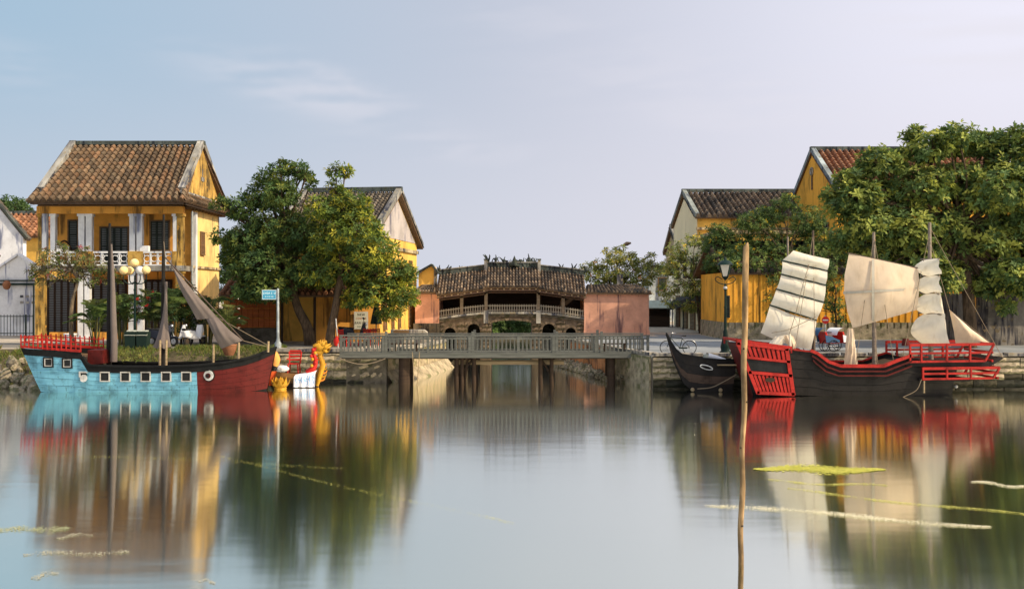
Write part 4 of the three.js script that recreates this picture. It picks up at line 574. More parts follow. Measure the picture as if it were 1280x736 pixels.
// ---------------------------------------------------------------- boats
M.frameGrey = mat([0.55, 0.53, 0.50], T.paint, { roughness: 0.7 });
class Hull {            // stations: [sheer px, sheer py, keel px, keel py, half beam] seen at depth D, centre line at depth C
  constructor(st, D, C, tumble = 0.93) { this.st = st; this.D = D; this.C = C; this.tumble = tumble; }
  s(u) { const q = u * (this.st.length - 1), k = Math.min(this.st.length - 2, Math.floor(q)), f = q - k; return this.st[k].map((v, i) => lerp(v, this.st[k + 1][i], f)); }
  p(u, v, side, off = 0) { const s = this.s(u), px = lerp(s[2], s[0], v), py = lerp(s[3], s[1], v), w = Math.max(0.02, s[4] * lerp(this.tumble * 0.8, 1, Math.pow(clamp(v), 0.45))) + off; return V(X(px, this.D), Y(py, this.D), -this.C + side * w); }
  uAt(px) { let a = 0, b = 1; for (let i = 0; i < 40; i++) { const m = (a + b) / 2; if (this.s(m)[0] < px) a = m; else b = m; } return (a + b) / 2; }
  vAt(u, py) { const s = this.s(u); return (py - s[3]) / (s[1] - s[3]); }
  strake(parent, name, m, u0, u1, va, vb, off = 0, n = 40) { const A = typeof va === 'function' ? va : () => va, Bq = typeof vb === 'function' ? vb : () => vb; for (const side of [1, -1]) { const b = new B(); b.grid((a, c) => { const u = lerp(u0, u1, a); return this.p(u, lerp(A(u), Bq(u), c), side, off * (1 - c * 0.7)); }, n, 2); b.build(name, m, parent); } }
  deck(parent, m, u0, u1, drop) { new B().grid((a, c) => { const u = lerp(u0, u1, a), l = this.p(u, 1, 1, -0.03), r = this.p(u, 1, -1, 0.03); const q = l.lerp(r, c); q.y -= drop; return q; }, 24, 2).build('deck', m, parent); }
  end(parent, name, m, u) { new B().grid((a, c) => this.p(u, a, 1).lerp(this.p(u, a, -1), c), 4, 2).build(name, m, parent); }
  rail(parent, name, m, u0, u1, w, h, dy = 0, n = 30) { for (const side of [1, -1]) { const b = new B(); for (let k = 0; k < n; k++) { const p = this.p(lerp(u0, u1, k / n), 1, side), q = this.p(lerp(u0, u1, (k + 1.02) / n), 1, side); p.y += dy; q.y += dy; if (p.distanceTo(q) > 0.004) b.bar(p, q, w, h); } b.build(name, m, parent); } }
}
const disc = (c, r, d, m, name, parent, seg = 18, sx = 1) => { const g = new THREE.CylinderGeometry(r, r, d, seg); g.rotateX(Math.PI / 2); g.scale(sx, 1, 1); g.translate(c.x, c.y, c.z); return new B().add(g).build(name, m, parent); };
function sailSheet(parent, name, m, left, right, D, bulge, { nu = 12, nv = 12, fold = 0, v0 = 0, v1 = 1, sag = 0, seed2 = 3, pin = 0.35 } = {}) {
  const at = (e, v) => { const q = v * (e.length - 1), k = Math.min(e.length - 2, Math.floor(q)), f = q - k; return [lerp(e[k][0], e[k + 1][0], f), lerp(e[k][1], e[k + 1][1], f)]; };
  const b = new B(); b.ownUV = false; b.grid((u, w) => { const v = lerp(v0, v1, w), l = at(left, v), r = at(right, v), p = P(lerp(l[0], r[0], u), lerp(l[1], r[1], u) + sag * Math.sin(Math.PI * u), D); const f = fold * (Math.sin(u * 17 + w * 5 + seed2) * 0.5 + (fbm(u, w, 6, 5, 3, 60 + seed2) - 0.5) * 2.2); p.z += bulge * Math.sin(Math.PI * clamp(u)) * (pin + (1 - pin) * Math.sin(Math.PI * w)) + bulge * 0.55 * Math.sin(Math.PI * w) + f; return p; }, nu, nv); return b.build(name, m, parent);
}
// blue boat with red bow on the left
{
  const D = 38.4, C = 39.45, h = new Hull([[22, 436, 46, 494, 0.82], [40, 437, 58, 495, 0.95], [70, 438.5, 76, 495, 1.02], [100, 441, 100, 496, 1.05], [109, 457, 111, 496, 1.06], [150, 458.5, 150, 496, 1.06], [200, 458.5, 200, 496, 1.06], [245, 457, 245, 496, 1.04], [280, 454, 276, 496, 0.86], [305, 449, 298, 495, 0.62], [322, 443, 312, 494, 0.36], [337, 436, 325, 492, 0.06]], D, C);
  const t = thing('painted_boat', 'pale blue wooden boat with red bow and black gunwale moored on the left', 'boat', V(X(180, D), 0, -C));
  const uR = h.uAt(245), band = px => u => 1 - px / (h.s(u)[3] - h.s(u)[1]), lo = u => 3.2 / (h.s(u)[3] - h.s(u)[1]);
  for (let k = 0; k < 5; k++) { const a = u => lerp(lo(u), band(8)(u), k / 5 + 0.004), b = u => lerp(lo(u), band(8)(u), (k + 1) / 5 - 0.004); h.strake(t, 'hull_plank', M.teal, 0, uR, a, b, 0.012); h.strake(t, 'bow_plank', M.darkRed, uR, 1, a, b, 0.012, 24); }
  h.strake(t, 'hull_skin', M.black, 0, 1, 0, 1, -0.02, 60); h.strake(t, 'waterline_band', M.black, 0, 1, 0, lo, 0.014, 50); h.strake(t, 'gunwale_band', M.black, 0, 1, band(8), band(-0.5), 0.03, 80);
  h.end(t, 'transom', M.teal, 0); h.deck(t, M.brownWood, 0.02, 0.97, 0.2); h.rail(t, 'gunwale', M.black, 0.3, 0.99, 0.14, 0.07, 0.02);
  for (const p of [88, 146, 171, 196, 221, 244.5]) { const u = h.uAt(p), a = h.p(u, h.vAt(u, p < 100 ? 446 : 463), 1, 0.012), b = h.p(u, 0.1, 1, 0.012); new B().bar(a, b, 0.03, 0.015).build('seam_batten', M.teal, t); }
  { const b = new B(); for (let k = 0; k < 12; k++) { const q = px => { const u = h.uAt(px); return h.p(u, h.vAt(u, 464), 1, 0.016); }; b.bar(q(28 + k * 6.7), q(28 + (k + 1) * 6.7), 0.03, 0.06); } b.build('rubbing_strake', M.teal, t); }
  const window = (px, py, s, dark) => { const u = h.uAt(px), c = h.p(u, h.vAt(u, py), 1, 0.02), r = s / FOCAL * D / 2; const b = new B(); for (const [x0, x1, y0, y1] of [[-1, 1, 0.78, 1], [-1, 1, -1, -0.78], [-1, -0.78, -0.78, 0.78], [0.78, 1, -0.78, 0.78]]) b.box(c.x + x0 * r, c.x + x1 * r, c.y + y0 * r, c.y + y1 * r, c.z - 0.02, c.z + 0.04); const f = b.build('window', dark ? M.black : M.frameGrey, t); const b2 = new B(); for (const [x0, x1, y0, y1] of [[-0.76, 0.76, 0.6, 0.76], [-0.76, 0.76, -0.76, -0.6], [-0.76, -0.6, -0.6, 0.6], [0.6, 0.76, -0.6, 0.6]]) b2.box(c.x + x0 * r, c.x + x1 * r, c.y + y0 * r, c.y + y1 * r, c.z - 0.02, c.z + 0.025); b2.build('inner_frame', dark ? M.frameGrey : M.black, f); new B().box(c.x - r * 0.6, c.x + r * 0.6, c.y - r * 0.6, c.y + r * 0.6, c.z - 0.02, c.z + 0.008).build('pane', M.hole, f); };
  window(55.5, 453, 13, true); window(82, 454, 13, true); for (const p of [130, 156, 181.5, 207, 232]) window(p, 470.8, 12.5, false);
  { const u = h.uAt(103), c = h.p(u, h.vAt(u, 470), 1, 0.02), r = 0.17; new B().box(c.x - r, c.x + r, c.y + 0.12, c.y + 0.18, c.z - 0.02, c.z + 0.05).box(c.x - r, c.x - r + 0.05, c.y - 0.05, c.y + 0.118, c.z - 0.02, c.z + 0.05).build('broken_vent_frame', M.whitePaint, t); new B().box(c.x - r + 0.06, c.x + r - 0.02, c.y + 0.04, c.y + 0.115, c.z - 0.02, c.z + 0.02).build('broken_vent', M.hole, t); const g = new THREE.CylinderGeometry(0.15, 0.12, 0.06, 9); g.rotateX(Math.PI / 2 - 0.2); g.translate(c.x + 0.02, c.y - 0.09, c.z + 0.03); new B().add(g).build('vent_flap', M.whitePaint, t); }
  { const u = h.uAt(260), c = h.p(u, h.vAt(u, 469.5), 1, 0.0); const e = disc(c, 0.235, 0.06, M.black, 'eye', t, 20, 0.95); disc(c.clone().add(V(0, 0, 0.025)), 0.2, 0.05, M.whitePaint, 'eye_white', e, 20, 0.95); disc(c.clone().add(V(-0.02, -0.01, 0.045)), 0.1, 0.05, M.darkRed, 'eye_ring', e, 16); disc(c.clone().add(V(-0.03, -0.01, 0.06)), 0.055, 0.05, M.hole, 'pupil', e, 12); }
  // red stern gallery
  const st = (px, py, side) => { const u = h.uAt(px), p = h.p(u, 1, side, 0.02); p.y = Y(py, D); return p; };
  for (const side of [1, -1]) {
    for (const [a, b] of [[421.8, 427.8], [428, 433.6]]) new B().bar(st(20, a, side), st(100, b, side), 0.035, 0.04).build('gallery_rail', M.red, t);
    for (let p = 21; p < 101; p += 6.1) new B().bar(st(p, lerp(418.6, 424.5, (p - 20) / 80), side), st(p, lerp(434, 440, (p - 20) / 80), side), 0.04, 0.04).build('gallery_post', M.red, t);
    new B().bar(st(20, 433.4, side).add(V(0, 0, side * 0.03)), st(100, 438.6, side).add(V(0, 0, side * 0.03)), 0.03, 0.1).build('gallery_board', M.red, t);
  }
  for (const py of [421.8, 428]) new B().bar(st(20, py, 1), st(20, py, -1), 0.035, 0.04).build('gallery_rail', M.red, t);
  new B().poly([[X(104, D), Y(457, D)], [X(124, D), Y(455, D)], [X(122, D), Y(438.5, D)], [X(104, D), Y(438, D)]], -38.75, -40.1).build('cabin', M.darkRed, t);
  // masts, furled sails, rigging
  const Z = C, mast = (px, y0, y1, r) => { new B().taper([P(px - 0.6, y1 + 4, Z), P(px, (y0 + y1) / 2, Z), P(px + 0.6, y0, Z)], [r * 1.15, r, r * 0.55], 10, 5).build('mast', M.mastBlack, t); };
  mast(136, 279, 455, 0.088); mast(203.5, 268, 455, 0.078);
  new B().taper([P(141.5, 452, Z - 0.25), P(142, 430, Z - 0.25), P(141, 390, Z - 0.25), P(140, 345, Z - 0.2), P(138.6, 305, Z - 0.15)], [0.13, 0.12, 0.1, 0.07, 0.03], 9, 5).build('furled_sail', M.sailGrey, t);
  { const b = new B(); b.grid((u, v) => { const a = u * 2 * Math.PI, c = P(lerp(207, 203, v * v), lerp(352, 434.5, v), Z - 0.16), R = lerp(0.05, 0.30, Math.pow(v, 2.6)) * (1 + 0.22 * Math.sin(a * 5) * v); return V(c.x + Math.cos(a) * R, c.y + 0.04 * Math.sin(a * 5) * v * v, c.z + Math.sin(a) * R); }, 36, 14); b.build('draped_sail', M.sailGrey, t); }
  sailSheet(t, 'hanging_sail', M.sailGrey, [[215, 333], [226, 362], [246, 399.5]], [[215.6, 333], [244, 366], [272, 397]], Z - 0.5, 0.18, { fold: 0.03 });
  sailSheet(t, 'hanging_sail', M.sailGrey, [[257, 398], [268, 420], [276, 436]], [[271, 396], [288, 413], [303, 425.5]], Z - 0.5, 0.16, { fold: 0.03, seed2: 9 });
  new B().rod(P(206, 322, Z - 0.45), P(304, 426, Z - 0.45), 0.035, 0.025).build('yard', M.mast, t);
  for (const [a, c] of [[[304, 426, Z - 0.45], [336, 434, Z]], [[272, 397, Z - 0.4], [335, 432, Z]], [[204, 300, Z], [206, 322, Z - 0.45]]]) new B().rod(P(...a), P(...c), 0.012, 0.012, 5).build('rigging_rope', M.rope, t);
  for (const [px, a, b] of [[199, 425, 458], [207, 425, 458], [266, 430, 456], [297.5, 428, 452], [334.5, 426.5, 440]]) new B().rod(P(px, b, 38.9), P(px + 0.5, a, 38.9), 0.05, 0.045, 7).build('bollard_post', M.paleWood, t);
}
// red and black sailing ship on the right
{
  const D = 37, C = 38.15, h = new Hull([[924, 430, 946, 496, 0.85], [945, 432.5, 958, 497, 1.05], [985, 437, 980, 498, 1.12], [1020, 441, 1020, 499, 1.13], [1035, 452, 1035, 499.5, 1.13], [1052, 457.5, 1052, 500, 1.13], [1105, 457.5, 1105, 500, 1.13], [1122, 451, 1122, 500, 1.12], [1137, 446, 1137, 500, 1.1], [1160, 452, 1158, 500, 1.0], [1190, 455, 1186, 500, 0.75], [1214, 458, 1206, 499, 0.1]], D, C);
  const t = thing('sailing_ship', 'black wooden ship with red stern and railings and cream sails on the right', 'ship', V(X(1090, D), 0, -C)), zn = -D, x = p => X(p, D), y = p => Y(p, D);
  for (let k = 0; k < 5; k++) h.strake(t, 'hull_plank', M.hullBlack, 0, 1, u => lerp(0.06, 1, k / 5 + 0.004), u => lerp(0.06, 1, (k + 1) / 5 - 0.004), 0.014, 60);
  h.strake(t, 'hull_skin', M.black, 0, 1, 0, 1, -0.02, 60); h.end(t, 'transom', M.darkRed, 0); h.deck(t, M.brownWood, 0.02, 0.98, 0.16);
  // red stern panel with slats and dark window
  const q = (u, v) => [lerp(lerp(921, 985.5, u), lerp(947, 993.5, u), v), lerp(lerp(428, 436, u), lerp(492, 494, u), v)], Q = (u, v, z) => { const [a, b] = q(u, v); return V(x(a), y(b), z); };
  new B().slab(Q(0, 1, zn - 0.02), Q(1, 1, zn - 0.02), Q(1, 0, zn - 0.02), Q(0, 0, zn - 0.02), 0.08).build('stern_panel', M.darkRed, t);
  const fr = (a, b, w) => new B().bar(Q(...a, zn + 0.02), Q(...b, zn + 0.02), w, 0.07, null, V(0, 0, 1)).build('stern_frame', M.red, t);
  fr([0, 0.015], [1, 0.015], 0.1); fr([0, 0.28], [1, 0.28], 0.09); fr([0, 0.58], [1, 0.58], 0.11); fr([0, 0.98], [1, 0.98], 0.12); fr([0.02, 0], [0.02, 1], 0.13); fr([0.97, 0], [0.97, 1], 0.14);
  new B().slab(Q(0.06, 0.545, zn + 0.0), Q(0.92, 0.535, zn + 0.0), Q(0.92, 0.325, zn + 0.0), Q(0.06, 0.325, zn + 0.0), 0.03).build('stern_window', M.hole, t);
  for (let k = 0; k < 9; k++) { const u = 0.12 + k * 0.095; new B().bar(Q(u, 0.05, zn + 0.01), Q(u, 0.26, zn + 0.01), 0.1, 0.05, null, V(0, 0, 1)).build('stern_slat', M.red, t); new B().bar(Q(u, 0.62, zn + 0.01), Q(u, 0.95, zn + 0.01), 0.085, 0.05, null, V(0, 0, 1)).build('stern_slat', M.red, t); }
  { const c = Q(0.45, 0.7, zn + 0.08); disc(c, 0.09, 0.03, M.darkWood, 'stern_crest', t, 7, 2.2); }
  for (const side of [1, -1]) { const zz = -C + side * 1.1; new B().bar(V(x(921), y(425.5), zz), V(x(991), y(434.5), zz), 0.07, 0.09).build('stern_rail', M.red, t); for (const p of [922, 938, 955, 972, 990]) new B().bar(V(x(p), y(424.5 + (p - 921) * 0.13), zz), V(x(p), y(433 + (p - 921) * 0.12), zz), 0.06, 0.06).build('rail_post', M.red, t); }
  new B().bar(V(x(921), y(425.5), -C + 1.1), V(x(921), y(425.5), -C - 1.1), 0.07, 0.09).build('stern_rail', M.red, t); new B().rod(V(x(990), y(437), -C + 1), V(x(990), y(418), -C + 0.9), 0.045).build('white_post', M.sailWhite, t);
  // red stripes that follow the sheer
  for (const [off, w] of [[0, 0.11], [6.5, 0.06], [12, 0.05]]) { const b = new B(), pts = [[1013 + off * 0.3, 438], [1022 - off * 0.2, 441.5], [1036 - off * 0.3, 452], [1052 - off * 0.3, 457.5], [1105 + off * 0.3, 457.5], [1122 + off * 0.4, 450.5], [1140, 444 + off * 0.1]]; for (let i = 0; i + 1 < pts.length; i++) b.bar(V(x(pts[i][0]), y(pts[i][1] + off), zn + 0.035), V(x(pts[i + 1][0]), y(pts[i + 1][1] + off), zn + 0.035), 0.06, w); b.build('sheer_stripe', off ? M.darkRed : M.red, t); }
  h.rail(t, 'gunwale', M.red, 0.2, 0.75, 0.12, 0.06, 0.03);
  // bow platform with two tiers of red rails
  new B().poly([[x(1134), y(458)], [x(1238), y(458.5)], [x(1256), y(448)], [x(1252), y(446)], [x(1240), y(452)], [x(1134), y(451.5)]], -C + 1.12, -C - 1.12).build('bow_platform', M.hullBlack, t);
  new B().box(x(1150), x(1214), y(476.5), y(473), -C + 1.13, -C - 1.13).build('lower_platform', M.hullBlack, t);
  const tier = (x0, x1, sl, ys, posts) => { for (const side of [1, -1]) { const zz = -C + side * 1.17, end = py => x1 - sl * (py - ys[0]) / (ys[ys.length - 1] - ys[0]); ys.forEach((py, k) => new B().bar(V(x(x0), y(py + 1.2), zz), V(x(end(py)), y(py), zz), 0.06, k ? 0.075 : 0.1).build('bow_rail', M.red, t)); for (const p of posts) new B().bar(V(x(p), y(ys[0]), zz), V(x(p), y(ys[ys.length - 1] + 1), zz), 0.062, 0.09, null, V(0, 0, 1)).build('bow_post', M.red, t); new B().bar(V(x(x1), y(ys[0]), zz), V(x(end(ys[ys.length - 1])), y(ys[ys.length - 1]), zz), 0.062, 0.09, null, V(0, 0, 1)).build('bow_post', M.red, t); } for (const py of ys) new B().bar(V(x(x1 - 1.5), y(py), -C + 1.15), V(x(x1 - 1.5), y(py), -C - 1.15), 0.06, 0.08).build('bow_rail', M.red, t); };
  tier(1137, 1243, 11, [430, 440.5, 451], [1138, 1152, 1184, 1213]); tier(1153, 1250, 8, [459.5, 466, 472.5], [1154, 1184, 1214]);
  new B().tube([V(x(1243), y(431), -C + 1), V(x(1252), y(441), -C + 0.5), V(x(1256), y(448), -C)], 0.02, 12, 5).build('bow_stay', M.rope, t);
  { const b = new B(); b.tube([V(x(1152), y(474), zn + 0.04), V(x(1145), y(487), zn + 0.1), V(x(1128), y(496), zn + 0.1)], 0.014, 14, 5); b.build('mooring_rope', M.rope, t); new B().rod(V(x(1155), y(476), zn + 0.05), V(x(1155), y(491), zn + 0.05), 0.035).build('fender', M.paleWood, t); new B().ball(V(x(1210), y(486), -C + 0.2), 0.07).build('bow_boss', M.whitePaint, t); }
  new B().rod(V(x(1140), y(433), -C + 0.6), V(x(1140), y(424), -C + 0.6), 0.16, 0.12, 8).build('capstan', M.darkRed, t);
  // masts
  for (const [p, a, b, r, m] of [[1017, 288, 442, 0.062, M.mast], [985.5, 296, 430, 0.05, M.mastPale], [1093, 290, 458, 0.075, M.mastPale], [1163, 278, 450, 0.085, M.mastPale]]) new B().taper([P(p + (p === 1163 ? 1.5 : 0.6), b, C + (p === 985.5 ? 0.35 : 0)), P(p, (a + b) / 2, C), P(p - 0.3, a, C)], [r * 1.1, r, r * 0.7], 10, 5).build('mast', m, t);
  // battened junk sail
  const L = [[992, 313], [978, 325.5], [977, 342.5], [971, 361], [963, 381], [951, 416]], R = [[1037, 324], [1034.5, 338], [1032.5, 356], [1030, 377.5], [1021, 400], [1014, 437]];
  for (let k = 0; k < 5; k++) { sailSheet(t, 'sail_panel', M.sailWhite, [L[k], L[k + 1]], [R[k], R[k + 1]], C - 0.18, 0.17, { fold: 0.02, sag: k === 4 ? 3 : 0.6, seed2: k, nu: 18, nv: 10, pin: 0 }); if (k) new B().rod(P(L[k][0] - 1, L[k][1], C - 0.22), P(R[k][0] + 1, R[k][1] + 0.5, C - 0.22), 0.03, 0.024, 6).build('batten', M.greenDark, t); }
  new B().tube([P(1012, 330, C - 0.5), P(1003, 360, C - 0.6), P(995, 392, C - 0.6), P(985, 424, C - 0.5)], 0.012, 20, 5).build('rigging_rope', M.rope, t); new B().tube([P(965, 416, C - 0.6), P(985, 412, C - 0.6), P(1003, 404, C - 0.6), P(1020, 396, C - 0.5)], 0.012, 20, 5).build('rigging_rope', M.rope, t);
  sailSheet(t, 'loose_cloth', M.sailWhite, [[970, 420], [958, 432], [946, 434]], [[986, 418], [976, 434], [968, 437]], C - 0.4, 0.2, { fold: 0.05 }); sailSheet(t, 'loose_cloth', M.sailTan, [[980, 419], [984, 430], [988, 441]], [[992, 420], [995, 430], [994, 441]], C - 0.5, 0.15, { fold: 0.04 });
  // large tan sail
  sailSheet(t, 'main_sail', M.sailTan, [[1061.5, 317], [1055, 344], [1053.5, 366], [1058, 388], [1066, 410]], [[1148, 335.5], [1147.5, 348], [1147, 361], [1147, 374], [1147, 387]], C - 0.16, 0.34, { fold: 0.02, nu: 30, nv: 24 });
  { const at = (px, py, b) => P(px, py, C - 0.19 - b); const b = new B(); for (let k = 0; k < 14; k++) { const f = k / 14, g = (k + 1) / 14, bl = s => 0.34 * Math.sin(Math.PI * s) * 1.0 + 0.187; b.bar(at(lerp(1054.5, 1147, f), lerp(366, 361, f), bl(f)), at(lerp(1054.5, 1147, g), lerp(366, 361, g), bl(g)), 0.012, 0.09); } b.build('sail_seam', M.seam, t); }
  new B().rod(P(1060.5, 316, C - 0.2), P(1149, 335, C - 0.2), 0.022, 0.02, 6).build('yard', M.mast, t); { const b = new B(); for (let k = 0; k < 10; k++) { const v = k / 10, w = (k + 1) / 10, z = s => 0.42 * (0.35 + 0.65 * Math.sin(Math.PI * s)) * 0.6 + 0.19 * Math.sin(Math.PI * s) + 0.1; b.bar(P(1092, lerp(324, 401, v), C - 0.16 - z(v)), P(1092, lerp(324, 401, w), C - 0.16 - z(w)), 0.1, 0.012, null, V(0, 0, 1)); } b.build('sail_seam', M.seam, t); }
  sailSheet(t, 'hanging_cloth', M.sailTan, [[1060, 410], [1057, 432], [1055, 456]], [[1067, 411], [1069, 432], [1073, 456]], C - 0.5, 0.12, { fold: 0.05 });
  // four bellying topsails on the fore mast
  const tops = [[325, 344, 1144.5, 1171], [346, 366, 1144, 1171.5], [368, 392, 1144.5, 1173], [393, 430, 1140, 1178]];
  tops.forEach(([a, b, l, r], k) => {   // each hangs across the ship and bellies towards the stern
    const half = k === 3 ? 0.95 : 0.72, bb = new B();
    bb.grid((u, v) => {
      const w = u * 2 - 1, sv = Math.pow(Math.sin(Math.PI * clamp(v * 0.94 + 0.03)), 0.7), leech = 1166 + (r - 1168) * (0.5 + 0.5 * v) - 2.5 * sv, belly = 1159 - (1159 - l) * sv;
      const px = lerp(belly, leech, Math.pow(Math.abs(w), 1.7)) + 0.5 * Math.sin(v * 13 + w * 4 + k), py = lerp(a, b, v) + 1.2 * Math.sin(w * 5 + k) * v - 1.5 * w * (1 - v), p = P(px, py, C - 0.1);
      p.z = -C + 0.1 + w * half * (0.8 + 0.2 * v) + 0.03 * Math.sin(v * 9 + w * 7); return p;
    }, 28, 18); bb.build('topsail', M.sailWhite, t); new B().rod(P(1163, a - 0.6, C - 0.1).add(V(0.1, 0, half * 0.85)), P(1163, a - 0.6, C - 0.1).add(V(-0.1, 0.03, -half * 0.85)), 0.03, 0.03, 6).build('yard', M.mastPale, t);
  });
  sailSheet(t, 'hanging_cloth', M.sailWhite, [[1170, 345], [1168, 390], [1166, 428]], [[1173, 352], [1180, 392], [1187, 430]], C - 0.1, 0.15, { fold: 0.07 });
  sailSheet(t, 'jib_sail', M.sailTan, [[1187, 387], [1190, 408], [1195, 430]], [[1187.6, 388], [1214, 412], [1240, 430]], C - 0.15, 0.22, { fold: 0.015 });
  for (const [a, c] of [[[1163, 300, C], [1188, 388, C - 0.15]], [[1187, 387, C - 0.15], [1242, 431, C - 0.1]], [[1163, 284, C], [1254, 447, C]], [[1163, 290, C], [1128, 450, C - 1.0]], [[1093, 294, C], [1070, 456, C - 1.05]], [[1093, 294, C], [1118, 454, C - 1.05]], [[1017, 292, C], [994, 437, C - 1.0]], [[1017, 292, C], [1019, 440, C - 0.9]], [[1093, 400, C - 0.6], [1098, 456, C - 0.9]]]) new B().rod(P(...a), P(...c), 0.011, 0.011, 5).build('rigging_rope', M.rope, t);
}
// small black boat with upswept prow
{
  const D = 38.9, C = 39.3, h = new Hull([[834.5, 418, 842, 446, 0.03], [840, 427, 849, 464, 0.07], [846, 437, 856, 480, 0.16], [854, 444, 866, 489, 0.28], [878, 448, 882, 491, 0.40], [902, 450, 902, 491, 0.42], [921, 450, 917, 490, 0.34]], D, C);
  const t = thing('black_boat', 'small black rowing boat with tall curved prow beside the ship stern', 'boat', V(X(885, D), 0, -C));
  for (let k = 0; k < 4; k++) h.strake(t, 'hull_plank', k === 1 ? bumpy([0.09, 0.06, 0.045], T.paint, 0.004) : M.hullBlack, 0, 1, k / 4 + 0.005, (k + 1) / 4 - 0.005, 0.012, 40);
  h.strake(t, 'hull_skin', M.black, 0, 1, 0, 1, -0.012, 40); h.deck(t, M.darkWood, 0.35, 0.99, 0.14); h.rail(t, 'gunwale', M.black, 0.02, 0.99, 0.06, 0.06, 0.01); h.end(t, 'transom', M.black, 1);
  new B().taper([P(833, 416, C), P(838, 425, C), P(843, 450, C), P(858, 481, C)], [0.035, 0.06, 0.06, 0.06], 6, 6).build('stem_post', M.black, t);
  { const c = P(883, 459, D - 0.06), pts = []; for (let k = 0; k <= 16; k++) { const a = k / 16 * 2 * Math.PI; pts.push(c.clone().add(V(Math.cos(a) * 0.24, Math.sin(a) * 0.075 - Math.cos(a) * 0.06, 0.06))); } new B().tube(pts, 0.024, 40, 6).build('eye', M.whitePaint, t); }
  new B().bar(P(897, 456, D - 0.1), P(924, 456, D - 0.1), 0.16, 0.05).build('oar_board', M.paleWood, t);
  for (const [p, q] of [[866, 487], [901, 487.5]]) new B().ball(P(p, q, D - 0.15), 0.08, null, 8).build('float', M.paleWood, t);
  { const b = new B(); b.tube([P(921, 468, D - 0.2), P(905, 477, D - 0.2), P(890, 484, D - 0.2), P(872, 486, D - 0.2)], 0.02, 20, 5); b.build('mooring_rope', M.rope, t); }
  const r = thing('rolled_tarpaulin', 'rolled pale grey tarpaulin lying across the small black boat', 'tarpaulin', P(900, 453, D)); new B().taper([P(885, 445, C), P(895, 447.5, C), P(910, 452, C - 0.05), P(926, 456, C - 0.1)], [0.13, 0.11, 0.07, 0.06], 8, 5).build('roll', M.pale, r); new B().taper([P(883, 443, C), P(884, 449, C), P(891, 454, C)], [0.12, 0.15, 0.09], 8, 5).build('bundle', mat([0.55, 0.60, 0.55], T.cloth), r);
}
